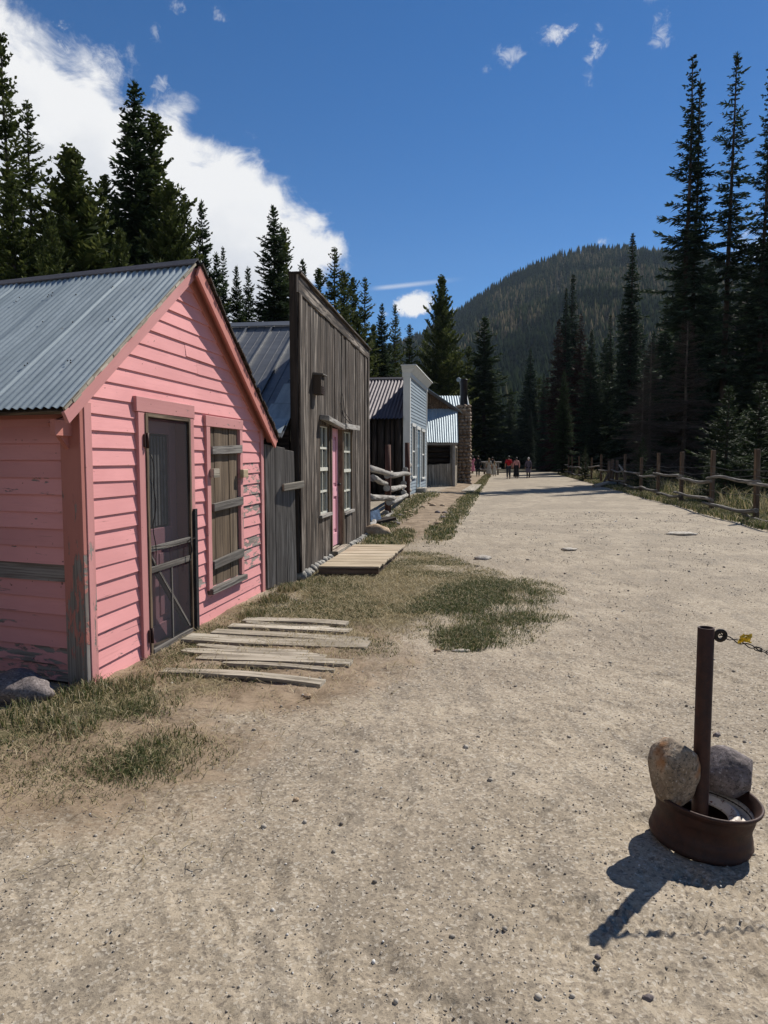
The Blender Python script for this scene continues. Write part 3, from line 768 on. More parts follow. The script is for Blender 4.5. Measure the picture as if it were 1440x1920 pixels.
# screen door
sc=empty('screen_door',gp(.80,0,.02),None,None); del_label=sc
sc.parent=pink; sc.location=gp(.80,0,.02)-A
mb=MB()
for a,b,c,d,t_ in [(.800,.835,.0,1.925,.03),(1.565,1.603,.02,1.925,.03),(.835,1.565,1.895,1.925,.03)]:
    mb.box(gp(a,c,.022),ES*(b-a),Z*(d-c),N_*t_,r=.2,wear=.3)
mb.build('screen_frame',M['brown_wood'],sc,bevel=.002)
mb=MB()
mb.box(gp(.835,.0,.024),ES*.73,Z*.05,N_*.034); mb.box(gp(.835,.66,.028),ES*.73,Z*.05,N_*.02); mb.box(gp(.835,.83,.028),ES*.73,Z*.045,N_*.02)
mb.box(gp(1.19,.05,.028),ES*.022,Z*.61,N_*.016)
mb.build('screen_rail',M['grey_wood'],sc,bevel=.002)
mb=MB(); mb.beam(gp(.85,.80,.012),gp(1.54,.08,.012),.02,.055,up=N_); mb.build('diagonal_brace',M['grey_wood'],sc)
mb=MB(); q_=[gp(.835,.05,.036),gp(1.565,.05,.036),gp(1.565,1.895,.036),gp(.835,1.895,.036)]; mb.v=[tuple(t_) for t_ in q_]; mb.r=[.5]*4; mb.w=[0]*4; mb.face((0,1,2,3),[(0,0),(1,0),(1,2),(0,2)]); mb.build('insect_screen',M['screen'],sc)
for z in (1.66,.12):
    mb=MB(); mb.box(gp(.765,z,.045),ES*.06,Z*.10,N_*.012); mb.tube([gp(.80,z-.01,.062),gp(.80,z+.11,.062)],.011,8); mb.build('hinge',M['rust'],sc)
mb=MB(); mb.tube([gp(.86+.004*i+.03*math.sin(i*.35),1.6-.052*i,.055+.01*math.sin(i)) for i in range(18)],.004,5); mb.tube([gp(.86,.87,.06),gp(1.2,.85,.065),gp(1.62,.86,.07)],.003,5); mb.build('loose_wire',M['iron'],sc)
mb=MB(); mb.tube([gp(1.50,.84,.05),gp(1.505,.87,.075),gp(1.50,.76,.085),gp(1.47,.66,.075),gp(1.44,.65,.05)],.006,6); mb.build('door_pull',M['iron'],sc)
mb=MB(); mb.box(gp(1.612,.0,.05),ES*.05,Z*1.12,N_*.022,r=.1); bl=mb.build('rubber_strip',M['black_rubber'],pink)
# boarded window
wn=empty('boarded_window',gp(2.0,.3,0),None,None); wn.parent=pink; wn.location=gp(2.0,.3,0)-A
mb=MB(); mb.box(gp(1.97,.31,.0),ES*.085,Z*1.57,N_*.04,r=.4,wear=.3); mb.box(gp(2.83,.33,.0),ES*.075,Z*1.55,N_*.04,r=.2,wear=.3); mb.box(gp(1.95,1.875,.0),ES*.97,Z*.10,N_*.044,r=.6,wear=.2)
mb.build('window_casing',M['pink_trim'],wn,bevel=.003)
mb=MB(); 
for (a,b) in ((2.055,2.21),(2.213,2.40),(2.403,2.585),(2.588,2.74),(2.742,2.83)):
    mb.box(gp(a,.33,-.025),Z*(1.545-.0),ES*(b-a-.006),N_*(.03+random.uniform(0,.008)))
sh=mb.build('shutter',M['brown_wood'],wn)
for z,a,b,h_,mt in ((1.61,2.07,2.86,.085,'grey_wood'),(1.06,2.09,2.87,.085,'grey_wood'),(.50,2.07,2.87,.09,'grey_wood')):
    mb=MB(); mb.hexa([gp(a,z,.018),gp(b,z+.02,.018),gp(b,z+.02+h_,.018),gp(a,z+h_-.01,.018),gp(a,z,.055),gp(b,z+.02,.055),gp(b,z+.02+h_,.055),gp(a,z+h_-.01,.055)],(b-a,h_,.03)); mb.build('batten',M[mt],sh,bevel=.003)
mb=MB(); mb.box(gp(1.98,.27,.0),ES*.93,Z*.055,N_*.075,r=.1); mb.build('window_sill',M['grey_wood'],wn,bevel=.004)
for s_,z,mt in ((2.02,1.39,'board_wood'),(2.80,1.37,'raw_wood')):
    mb=MB(); mb.box(gp(s_,z,.045),ES*.14,Z*.085,N_*.04); b_=mb.build('wood_block',M[mt],wn,bevel=.004)

# unseen shed, added left of the view to shade the pink cabin's side wall
ns=empty('added_shade_shed',(-4.4,1.0,0),'unpainted plank shed added outside the view, left of the pink cabin, to shade its side wall','shed')
mb=MB(); planks(mb,V((-6.6,3.35,0)),V((1,-.12,0)).normalized(),V((.12,1,0)).normalized(),3.9,0,lambda s:3.0-abs(s-1.95)*.1,[],.15,.24)
planks(mb,V((-2.74,2.88,0)),V((-.12,-1,0)).normalized(),V((1,-.12,0)).normalized(),5,0,lambda s:2.9,[],.15,.24); mb.build('plank_wall',M['front_wood'],ns)
mb=MB(); mb.box((-6.8,3.5,2.9),(4.2,-.5,0),(-.7,-6,0),(0,0,.05)); mb.build('roof',M['slate_metal'],ns)

# ---------------------------------------------------------------- weathered false-front store
B=V((-1.10,8.983,0)); EB=V((.1446,.9895,0)).normalized(); NB=V((EB.y,-EB.x,0)); TB=-NB; L2=5.26
def bp(s,z,d=0): return B+EB*s+Z*z+NB*d
store=empty('false_front_store',B,'dark weathered plank false front store with a narrow pink door','store')
W1=(1.12,1.74,.74,2.04); DR=(1.83,2.72,.14,2.04); W2=(2.79,3.55,.66,2.02)
ztop=lambda s:3.62-.02*s
mb=MB(); planks(mb,B+NB*0,EB,NB,L2,.10,ztop,[W1,DR,W2],.10,.22,.024,.010,.016,breaks=(.14,5.12))
mb.build('front_wall',M['front_wood'],store)
mb=MB()
for a,b,c,d in ((.0,1.12,.1,3.6),(3.55,L2,.1,3.45),(1.12,3.55,2.04,3.5),(1.12,1.83,.1,.70),(2.72,3.55,.1,.62),(1.74,1.83,.7,2.04),(2.72,2.79,.62,2.04)):
    mb.box(bp(a,c,-.05),EB*(b-a),Z*(d-c),NB*.045)
mb.box(bp(1.12,.7,-.30),EB*2.43,Z*1.4,NB*.02)
mb.build('wall_backing',M['dark_inside'],store)
mb=MB(); mb.hexa([bp(-.03,3.60,.01),bp(L2+.03,3.50,.01),bp(L2+.03,3.68,.01),bp(-.03,3.82,.01),bp(-.03,3.60,.05),bp(L2+.03,3.50,.05),bp(L2+.03,3.68,.05),bp(-.03,3.82,.05)],(5.3,.18,.04),r=.1)
mb.hexa([bp(-.05,3.82,-.08),bp(L2+.05,3.68,-.08),bp(L2+.05,3.68,.09),bp(-.05,3.82,.09),bp(-.05,3.85,-.08),bp(L2+.05,3.71,-.08),bp(L2+.05,3.71,.09),bp(-.05,3.85,.09)],(5.3,.16,.03),r=.6)
mb.build('parapet_trim',M['front_wood'],store,bevel=.004)
mb=MB(); mb.box(bp(-.035,.1,-.07),Z*3.75,NB*.095,EB*.03,r=.9); mb.build('end_board',M['old_log'],store,bevel=.004)
mb=MB(); mb.box(bp(L2-.14,.1,.034),Z*3.4,EB*.14,NB*.02); mb.build('corner_board',M['front_wood'],store,bevel=.003)
mb=MB(); mb.box(bp(.0,.1,.034),Z*3.5,EB*.13,NB*.02); mb.build('corner_board',M['front_wood'],store,bevel=.003)
def sash(win,parent,rows=4,cols=2,rec=-.032,frame='cream_trim'):
    a,b,c,d=win
    w=empty('window',bp(a,c,0),None,None); w.parent=parent; w.location=bp(a,c,0)-PW[parent.name]
    mb=MB(); f=.04
    mb.box(bp(a,c,-.14),EB*.02,Z*(d-c),NB*.17); mb.box(bp(b-.02,c,-.14),EB*.02,Z*(d-c),NB*.17); mb.box(bp(a,d-.02,-.14),EB*(b-a),Z*.02,NB*.16)
    mb.build('window_jamb',M['brown_wood'],w)
    mb=MB()
    mb.box(bp(a+.02,c,rec),EB*f,Z*(d-c),NB*.03); mb.box(bp(b-f-.02,c,rec),EB*f,Z*(d-c),NB*.03)
    for k in range(rows+1):
        z=c+(d-c-.035)*k/rows; th=.05 if k==rows//2 else .03; mb.box(bp(a+.02,z,rec-.002),EB*(b-a-.04),Z*th,NB*(.034 if k!=rows//2 else .045))
    for k in range(1,cols): mb.box(bp(a+(b-a)*k/cols-.012,c,rec-.001),EB*.024,Z*(d-c),NB*.028)
    mb.build('window_sash',M[frame],w)
    mb=MB(); mb.box(bp(a+.03,c+.02,rec+.008),EB*(b-a-.06),Z*(d-c-.04),NB*.004); mb.build('window_pane',M['glass'],w)
    mb=MB(); mb.box(bp(a-.04,c-.04,-.10),EB*(b-a+.08),Z*.045,NB*.17); mb.build('window_sill',M['log_wood'],w,bevel=.004)
sash(W1,store); sash(W2,store)
mb=MB()
mb.box(bp(1.83,.14,-.14),EB*.025,Z*1.9,NB*.18); mb.box(bp(2.66,.14,-.14),EB*.06,Z*1.9,NB*.18,r=.3); mb.box(bp(1.80,.14,.03),EB*.06,Z*1.9,NB*.02); mb.box(bp(2.69,.14,.03),EB*.05,Z*1.9,NB*.02)
mb.build('door_frame',M['brown_wood'],store,bevel=.003)
mb=MB()
for a,b,c,d in [(1.855,1.97,.16,2.03),(2.54,2.66,.16,2.03),(1.97,2.54,1.9,2.03),(1.97,2.54,.95,1.10),(1.97,2.54,.16,.36),(2.22,2.30,.36,1.9)]:
    mb.box(bp(a,c,-.075),EB*(b-a),Z*(d-c),NB*.04)
mb.box(bp(1.97,.36,-.075),EB*.57,Z*1.55,NB*.012); mb.box(bp(2.02,.42,-.063),EB*.17,Z*.48,NB*.014); mb.box(bp(2.34,.42,-.063),EB*.17,Z*.48,NB*.014); mb.box(bp(2.02,1.16,-.063),EB*.17,Z*.68,NB*.014); mb.box(bp(2.34,1.16,-.063),EB*.17,Z*.68,NB*.014)
dr=mb.build('door',M['pink_door'],store,bevel=.003)
mb=MB(); mb.tube([bp(2.60,1.12,-.035),bp(2.60,1.12,.0)],[.012,.012],8); mb.lathe([(0,.03),(.02,.028),(.028,.012),(.02,0)],bp(2.60,1.12,.0),12); mb.build('door_knob',M['iron'],dr)
mb=MB(); mb.box(bp(1.80,.08,-.06),EB*.95,Z*.06,NB*.20); mb.build('door_sill',M['board_wood'],store,bevel=.005)
for a,b,z0,z1,dz in ((1.12,2.42,2.10,2.02,.075),(2.36,3.66,2.04,2.06,.085)):
    mb=MB(); mb.hexa([bp(a,z0,.03),bp(b,z1,.03),bp(b,z1+dz,.03),bp(a,z0+dz,.03),bp(a,z0-.02,.17),bp(b,z1-.02,.15),bp(b,z1-.02+dz,.15),bp(a,z0-.02+dz,.17)],(b-a,dz,.14),r=.1); mb.build('hood_board',M['log_wood'],store,bevel=.006)
mb=MB(); mb.tube([bp(2.5,2.45,.045),bp(2.62,2.25,.06),bp(2.7,2.16,.12),bp(2.74,2.12,.18)],.006,6); mb.tube([bp(2.62,2.6,.05),bp(2.72,2.3,.07),bp(2.80,2.15,.16)],.005,6); mb.build('loose_wire',M['iron'],store)
mb=MB()
for k in range(30):
    s=k*.177; h_=random.uniform(.08,.13); mb.rock(bp(s+.09,.045,.01),(.10,.07,h_*.62),2,.18,1.5,0,k)
mb.build('stone_footing',M['masonry_white'],store)
# metal roof behind
r0=bp(-.32,1.80,-.10); r1=bp(2.63,3.70,-.10); slv=r1-r0; nr=slv.cross(TB).normalized(); nr=nr if nr.z>0 else -nr
mb=MB(); mb.box(r0,TB*5,slv,nr*.02,r=.3)
for k in range(12):
    p=r0+TB*(.12+.42*k)+nr*.02; mb.box(p,TB*.022,slv*.998,nr*.035,r=.8); 
    if k<11:
        for q in (.14,.28): mb.box(p+TB*q,TB*.012,slv*.998,nr*.006,r=.4)
mb.box(r1-slv.normalized()*.13+nr*.055,TB*5,slv.normalized()*.16,nr*.012,r=.1)
rf=mb.build('roof',M['slate_metal'],store)
mb=MB(); rb=bp(L2+.3,1.8,-.10); mb.box(r1-Z*.01,TB*5,rb-r1,Z*.02,r=.3); mb.build('rear_roof_slope',M['slate_metal'],store)
mb=MB(); mb.box(bp(0,.0,-5.0),TB*-4.9,Z*1.9,EB*.05); mb.build('side_wall',M['old_log'],store)
mb=MB(); mb.box(bp(L2-.05,.0,-5.0),TB*-4.9,Z*1.9,EB*.05); mb.build('side_wall',M['old_log'],store)
mb=MB(); 
for k,(dz,w) in enumerate(((.0,.34),(.18,.30),(.40,.26))): mb.box(r0+slv*(.06+dz*.9)+nr*.045-TB*.02,TB*w,slv*.16,nr*.012,r=k*.3)
mb.box(r0+slv*.0+nr*.06,TB*.36,slv*.10,nr*.01); mb.build('patch_flashing',M['galv'],rf)
# wooden wall box
wb=empty('wall_box',bp(.80,2.4,.05),'small dark wooden box fixed high on the weathered plank front','box')
mb=MB(); mb.box(bp(.74,2.42,.034),EB*.20,Z*.26,NB*.11,r=.2); mb.build('casing',M['front_wood'],wb,bevel=.004)
mb=MB(); mb.hexa([bp(.72,2.68,.034),bp(.96,2.68,.034),bp(.96,2.68,.18),bp(.72,2.68,.18),bp(.72,2.715,.034),bp(.96,2.715,.034),bp(.96,2.695,.18),bp(.72,2.695,.18)],(.24,.14,.03)); mb.build('lid',M['grey_wood'],wb)
mb=MB()
for k in range(5): mb.box(bp(.765,2.425+k*.024,.144),EB*.15,Z*.014,NB*.008)
mb.build('vent_grille',M['rust'],wb)

# plank fence between the two buildings
fe=empty('plank_gate',(-1.25,8.6,0),'tall grey plank gate leaning between the pink cabin and the plank store','gate')
fd=V((.30,.50,0)).normalized(); fn=V((fd.y,-fd.x,0)); o=V((-1.42,8.38,0)); x=0
mb=MB()
for w,h_,ln in ((.18,1.72,0),(.20,1.70,.01),(.19,1.66,.03)):
    p=o+fd*x; mb.hexa([p+Z*.0,p+fd*w,p+fd*(w-.01)+Z*(h_-.02)-fd*ln,p+Z*h_-fd*ln]+[q+fn*.03 for q in (p,p+fd*w,p+fd*(w-.01)+Z*(h_-.02)-fd*ln,p+Z*h_-fd*ln)],(w,h_,.03)); x+=w+.006
    # lengthwise grain: rotate uv
mb.build('plank',M['grey_wood'],fe,bevel=.004)
mb=MB(); mb.beam(o+fd*.30+fn*.05+Z*1.20,o+fd*.68+fn*.07+Z*1.23,.03,.085); mb.build('latch_board',M['board_wood'],fe,bevel=.004)

# deck platform
dk=empty('deck_platform',(-.2,10.5,0),'low pale plank platform lying in front of the narrow pink door','platform')
c0,c1,c2,c3=V((-.87,9.37,.0)),V((-.07,9.33,.0)),V((.36,11.75,.0)),V((-.50,11.78,.0))
mb=MB(); nb=17
for k in range(nb):
    a=k/nb; b=(k+.94)/nb; p=c0.lerp(c3,a); q=c1.lerp(c2,a); p2=c0.lerp(c3,b); q2=c1.lerp(c2,b); z=.095+random.uniform(-.003,.003); e=random.uniform(-.012,.012)
    dq=(q-p).normalized(); q=q+dq*e; q2=q2+dq*e
    mb.hexa([p+Z*z,q+Z*z,q2+Z*z,p2+Z*z]+[t_+Z*(z+.026) for t_ in (p,q,q2,p2)],((q-p).length,.13,.026))
mb.build('decking',M['deck_wood'],dk,bevel=.003)
mb=MB()
for f in (.06,.5,.93): mb.beam(c0.lerp(c1,f)+Z*.055,c3.lerp(c2,f)+Z*.055,.05,.08)
mb.beam(c0+Z*.06,c1+Z*.06,.03,.07); mb.build('joist',M['post_wood'],dk)

# loose boards in front of the pink door
BD=[((-1.337,6.72),(-.345,6.53),.10,'rear board of the loose walk, furthest from the camera, grey and half sunk in grass'),
    ((-1.418,6.44),(-.295,6.27),.09,'second grey board from the rear in the loose walk by the pink cabin'),
    ((-1.507,6.19),(-.135,5.93),.10,'bleached narrow board just behind the widest board of the walk'),
    ((-1.70,6.02),(-.123,5.74),.15,'widest and palest bleached board of the walk, raised above the dirt'),
    ((-1.632,5.66),(-.452,5.40),.10,'dark half buried board directly in front of the widest pale board'),
    ((-1.45,5.46),(-.247,5.22),.09,'grey split board second from the front of the loose walk'),
    ((-1.616,5.08),(-.418,4.76),.075,'front board of the loose walk, dark and thin, nearest the camera'),
    ((-1.22,5.27),(-.36,5.07),.05,'thin grey slat between the two nearest boards of the loose walk'),
    ((-1.30,6.60),(-.50,6.43),.055,'thin bleached slat between the two rear boards of the loose walk'),
    ((-1.55,5.80),(-.60,5.56),.07,'short brown board sunk in the soil between the pale and dark boards')]
for i,(p,q,w,lb) in enumerate(BD):
    w*=1.5
    mb=MB(); p=V((*p,0)); q=V((*q,0)); d=q-p; sd_=V((-d.y,d.x,0)).normalized(); n=8; lift=.03 if i==3 else (.022 if i in (2,) else .014)
    low=(i in (4,7,8,9)); lift=.008 if low else lift
    bw=random.uniform(-.03,.05); pts=[]
    u0=random.random()*9; v0=random.random()*9; o=len(mb.v); r=random.random(); rows=[]
    for k in range(n+1):
        a=k/n; c=p+d*a+sd_*bw*math.sin(a*3.14); zb=gz(c.x,c.y)+lift*(.6+.5*math.sin(a*3+i))-.012; ww=w*(.5 if low and k in(0,n) else 1)*random.uniform(.93,1.05)
        for s_,zz_ in ((-.5,0),(.5,0),(.5,.024),(-.5,.024)): mb.v.append(tuple(c+sd_*s_*ww+Z*(zb+zz_))); mb.r.append(r); mb.w.append(0)
    L=d.length
    for k in range(n):
        for j in range(4):
            j2=(j+1)%4; uu=[(u0+L*k/n,v0+j*w*.5),(u0+L*(k+1)/n,v0+j*w*.5),(u0+L*(k+1)/n,v0+(j+1)*w*.5),(u0+L*k/n,v0+(j+1)*w*.5)]
            mb.face((o+k*4+j,o+(k+1)*4+j,o+(k+1)*4+j2,o+k*4+j2),uu)
    mb.face((o+3,o+2,o+1,o),[(0,0),(0,.1),(.1,.1),(.1,0)][::-1]); e=o+n*4; mb.face((e,e+1,e+2,e+3),[(0,0),(0,.1),(.1,.1),(.1,0)])
    ob=mb.build('weathered_board',M['board_wood'],None,origin=p)
    tag(ob,lb,'board','loose boards laid as a walk in front of the pink cabin')
# ---------------------------------------------------------------- blue false-front building
C0=V((.93,26.4,.10)); EC=V((.165,.986,0)).normalized(); NC=V((EC.y,-EC.x,0)); L3=5.9
def cp(s,z,d=0): return C0+EC*s+Z*z+NC*d
bl=empty('blue_store',C0,'blue grey clapboard store with a white corniced false front and narrow windows','store')
BW1=(.62,1.62,.78,2.68); BD_=(2.12,3.22,.28,2.66); BW2=(3.85,5.0,.66,2.6)
mb=MB(); clap(mb,C0,EC,NC,[.0+.125*i for i in range(37)],lambda z:(.10,L3-.1),[BW1,BD_,BW2],sag=.003,proud=.024)
mb.build('front_wall',M['blue_paint'],bl)
mb=MB()
for a,b,c,d in ((0,.62,0,4.5),(1.62,2.12,0,4.5),(3.22,3.85,0,4.5),(5.0,L3,0,4.5),(.62,1.62,2.68,4.5),(.62,1.62,0,.78),(3.85,5,0,.66),(2.12,5.0,2.66,4.5)): mb.box(cp(a,c,-.05),EC*(b-a),Z*(d-c),NC*.045)
mb.build('wall_backing',M['dark_inside'],bl)
mb=MB(); mb.box(cp(L3-.14,0,0),EC*.14,Z*4.55,NC*.04,r=.1); mb.build('corner_board',M['white_trim'],bl,bevel=.004)
mb=MB(); mb.box(cp(0,0,0),EC*.14,Z*4.55,NC*.04,r=.1); mb.box(cp(-.04,-.1,-.22),Z*4.65,NC*.26,EC*.04,r=.3); mb.build('corner_board',M['white_trim'],bl,bevel=.004)
mb=MB(); mb.box(cp(-.05,4.45,-.26),EC*(L3+.1),Z*.16,NC*.32,r=.2)
mb.hexa([cp(-.05,4.61,-.26),cp(L3+.05,4.61,-.26),cp(L3+.05,4.61,.07),cp(-.05,4.61,.07),cp(-.12,4.83,-.28),cp(L3+.12,4.83,-.28),cp(L3+.12,4.83,.24),cp(-.12,4.83,.24)],(L3,.3,.2),r=.0)
mb.box(cp(-.15,4.83,-.30),EC*(L3+.3),Z*.05,NC*.58,r=.4)
mb.build('cornice',M['white_trim'],bl,bevel=.006)
for (a,b,c,d) in (BW1,BW2):
    w=empty('window',cp(a,c),None,None); w.parent=bl; w.location=cp(a,c)-C0
    mb=MB()
    mb.box(cp(a-.06,c-.06,.0),EC*.10,Z*(d-c+.14),NC*.05); mb.box(cp(b-.04,c-.06,.0),EC*.10,Z*(d-c+.14),NC*.05); mb.box(cp(a-.09,d,.0),EC*(b-a+.18),Z*.12,NC*.06); mb.box(cp(a-.09,c-.08,.0),EC*(b-a+.18),Z*.07,NC*.08)
    mb.build('window_frame',M['white_trim'],w)
    mb=MB(); m=(c+d)/2; mb.box(cp(a+.04,m-.03,-.02),EC*(b-a-.08),Z*.06,NC*.04); mb.box(cp((a+b)/2-.015,c,-.02),EC*.03,Z*(d-c),NC*.03); mb.build('window_sash',M['white_trim'],w)
    mb=MB(); mb.box(cp(a+.03,c,-.015),EC*(b-a-.06),Z*(d-c),NC*.006); mb.build('window_pane',M['glass'],w)
mb=MB(); mb.box(cp(2.05,.28,0),EC*.11,Z*2.40,NC*.05); mb.box(cp(3.18,.28,0),EC*.11,Z*2.40,NC*.05); mb.box(cp(2.02,2.62,0),EC*1.3,Z*.13,NC*.06); mb.build('door_frame',M['white_trim'],bl)
mb=MB(); mb.box(cp(2.16,.28,-.02),EC*1.02,Z*2.34,NC*.02)
for a in (2.16,2.62,3.06): mb.box(cp(a,.28,0),EC*.12,Z*2.34,NC*.02)
for z in (.28,1.1,1.9,2.5): mb.box(cp(2.16,z,.0),EC*1.02,Z*.12,NC*.018)
mb.build('door',M['blue_door'],bl)
mb=MB(); mb.box(cp(2.0,.12,.0),EC*1.3,Z*.14,NC*.35); mb.box(cp(1.9,-.05,.0),EC*1.5,Z*.16,NC*.65); mb.build('door_step',M['board_wood'],bl,bevel=.01)
# its roof and dark side wall
e0=cp(-.30,2.92,-.22); e1=cp(2.95,4.72,-.22); sv=e1-e0; nv=sv.cross(-NC).normalized(); nv=nv if nv.z>0 else -nv
mb=MB(); corrug(mb,e0,-NC*6,sv,nv,pitch=.135,amp=.022,sheet=.8,ragged=.02,vs=3); rf2=mb.build('roof',M['purple_metal'],bl)
mb=MB(); mb.box(e1-sv.normalized()*.1+nv*.03,-NC*6,sv.normalized()*.16,nv*.015); mb.build('ridge_cap',M['ridge_metal'],rf2)
mb=MB(); mb.box(e1-Z*.02,-NC*6,cp(L3+.3,2.92,-.22)-e1,Z*.02); mb.build('rear_roof_slope',M['purple_metal'],bl)
mb=MB(); o=cp(.05,-.1,-.26); x=0
while x<5.8:
    w=random.uniform(.16,.3); mb.tube([o-NC*(x+w/2),o-NC*(x+w/2)+Z*3.05],[w*.5,w*.46],7,r=random.random()); x+=w
mb.build('side_wall',M['old_log'],bl)
mb=MB(); mb.box(cp(.10,-.1,-.3)-NC*5.8,NC*5.8,Z*3.0,EC*.05); mb.build('side_sheathing',M['dark_inside'],bl)

# ---------------------------------------------------------------- log cabin with lean-to
K0=V((2.05,35.5,.1))
lc=empty('log_cabin',K0,'old log cabin with a brown shingled gable and a pale metal lean-to roof','cabin')
def P3(x,y,z): return V((x,y,z))
mb=MB(); # shingled gable facing the camera
ap=(1.3,5.85); bs=4.18; xr_=3.86
rows=13
for i in range(rows):
    z0=bs+(ap[1]-bs)*i/rows; z1=z0+(ap[1]-bs)/rows; xe=xr_-(xr_-ap[0])*(z0-bs)/(ap[1]-bs)-.08; x=-.9+(i%2)*.06
    while x<xe:
        w=random.uniform(.09,.17); w=min(w,xe-x)
        if w>.02: mb.box(P3(x,38.0-.03*random.random(),z0-.01),V((w-.008,0,0)),V((0,-.006,z1-z0+.02)),V((0,-.02,0)))
        x+=w
mb.build('gable_shingles',M['shingle'],lc)
mb=MB(); mb.poly([P3(-1.2,38.03,0),P3(3.72,38.03,0),P3(3.72,38.03,4.2),P3(ap[0],38.03,ap[1]),P3(-1.2,38.03,4.2)],thick=.06,n=(0,1,0)); mb.build('gable_backing',M['dark_inside'],lc)
mb=MB(); sl_=V((xr_+.12-ap[0],0,4.10-ap[1]-.05)); nq=V((-sl_.z,0,sl_.x)).normalized(); nq=nq if nq.z>0 else -nq
mb.box(P3(ap[0],37.75,ap[1]+.05),sl_,V((.9,5.6,0)),nq*.03); mb.box(P3(ap[0]-2.7,37.75,4.15),V((2.7,0,ap[1]-4.10)),V((.9,5.6,0)),V((0,0,.03)))
mb.build('roof',M['bright_metal'],lc)
mb=MB(); mb.box(P3(ap[0],37.72,ap[1]+.03),sl_,V((0,.03,0)),-nq*.13); mb.build('rake_board',M['grey_wood'],lc)
mb=MB(); a0=P3(1.9,35.25,2.36); a1=P3(1.9,38.0,4.20); corrug(mb,a0,V((1.78,0,0)),a1-a0,V((0,-.55,.83)),pitch=.11,amp=.014,sheet=.7,vs=4,ragged=.03)
mb.v=[(x+.22*(y-35.25)/2.75*(x-1.9)/1.78,y,z) for x,y,z in mb.v]; mb.build('lean_to_roof',M['bright_metal'],lc)
mb=MB()
mb.box(P3(1.9,35.32,2.22),V((1.75,0,0)),V((0,.08,0)),Z*.13); mb.box(P3(3.40,35.40,.05),V((.13,0,0)),V((0,.13,0)),Z*2.2); mb.box(P3(3.50,37.7,.05),V((.13,0,0)),V((0,.13,0)),Z*3.4); mb.box(P3(3.42,35.4,2.24),V((.10,0,0)),V((.2,2.3,0)),Z*.12)
mb.build('lean_to_frame',M['log_wood'],lc,bevel=.01)
mb=MB(); planks(mb,P3(2.0,35.5,0),V((1,0,0)),V((0,-1,0)),1.50,-.03,lambda s:1.22+.1*s/1.5,[],.09,.15,.022,.012,.01,rag=.02)
planks(mb,P3(3.52,35.5,0),V((.15,1,0)).normalized(),V((1,-.15,0)).normalized(),2.2,-.02,lambda s:2.2,[(0.35,1.9,1.2,2.1)],.1,.18,.022,.006,.01)
mb.build('half_wall',M['board_wood'],lc)
mb=MB()
for i in range(9):
    z=.15+i*.26; mb.tube([P3(1.6,37.85,z),P3(3.62,37.85,z+.01)],.125,8)
mb.build('log_wall',M['old_log'],lc)
# stone chimney with flue
ch=empty('stone_chimney',(4.5,41,.1),'tall rough stone chimney carrying a dark metal flue at the corner of the log cabin','chimney')
mb=MB(); k=0; z=.05
while z<4.45:
    hh=random.uniform(.13,.24); tp=1-.16*sst(0,4.4,np.array(z)); hw=.36*float(tp)
    for side in range(4):
        x=-hw
        while x<hw-.02:
            w=random.uniform(.16,.34); cx=min(x+w/2,hw-.04)
            px,py=((cx,-hw),(hw,cx),(cx,hw),(-hw,cx))[side]
            mb.rock((4.56+px,41+py,z+hh/2),(w*.56,.13,hh*.56) if side in(0,2) else (.13,w*.56,hh*.56),2,.22,1.3,random.uniform(-.15,.15),k); k+=1; x+=w
    z+=hh
mb.box((4.26,40.7,0),(.6,0,0),(0,.6,0),(0,0,4.4)); mb.build('stone_stack',M['rock_masonry'],ch)
mb=MB(); mb.lathe([(.21,4.4),(.21,6.0),(.235,6.0),(.235,6.06),(.19,6.06),(.19,5.2)],(4.56,41,0),20); mb.build('flue_pipe',M['stack_metal'],ch)
mb=MB(); mb.tube([P3(4.33,40.85,5.75),P3(4.25,40.8,6.15)],.015,6); mb.lathe([(.0,.0),(.13,.01),(.13,.03),(0,.035)],P3(4.24,40.78,6.02),14,Matrix.Rotation(R(80),3,'X')); mb.build('flue_bracket',M['galv'],ch)
# building behind
bk=empty('metal_roofed_shed',(4.6,45.5,0),'pale blue metal roof of a shed just behind the stone chimney','shed')
mb=MB(); corrug(mb,P3(1.6,44.2,4.45),V((3.72,0,0)),V((.0,1.8,1.12)),V((0,-.5,.85)),pitch=.16,amp=.02,sheet=.8,vs=2); mb.build('roof',M['bright_metal'],bk)
mb=MB(); planks(mb,P3(1.7,44.4,0),V((1,0,0)),V((0,-1,0)),3.5,0,lambda s:4.45,[],.15,.25); planks(mb,P3(5.2,44.4,0),V((0,1,0)),V((1,0,0)),3.4,0,lambda s:4.45+min(s,3.4-s)*.62,[],.15,.25); mb.build('plank_wall',M['brown_wood'],bk)
mb=MB(); mb.box(P3(5.28,44.1,4.36),V((0,1.9,1.18)),V((.05,0,0)),V((0,-.05,.14))); mb.build('rake_board',M['white_trim'],bk)

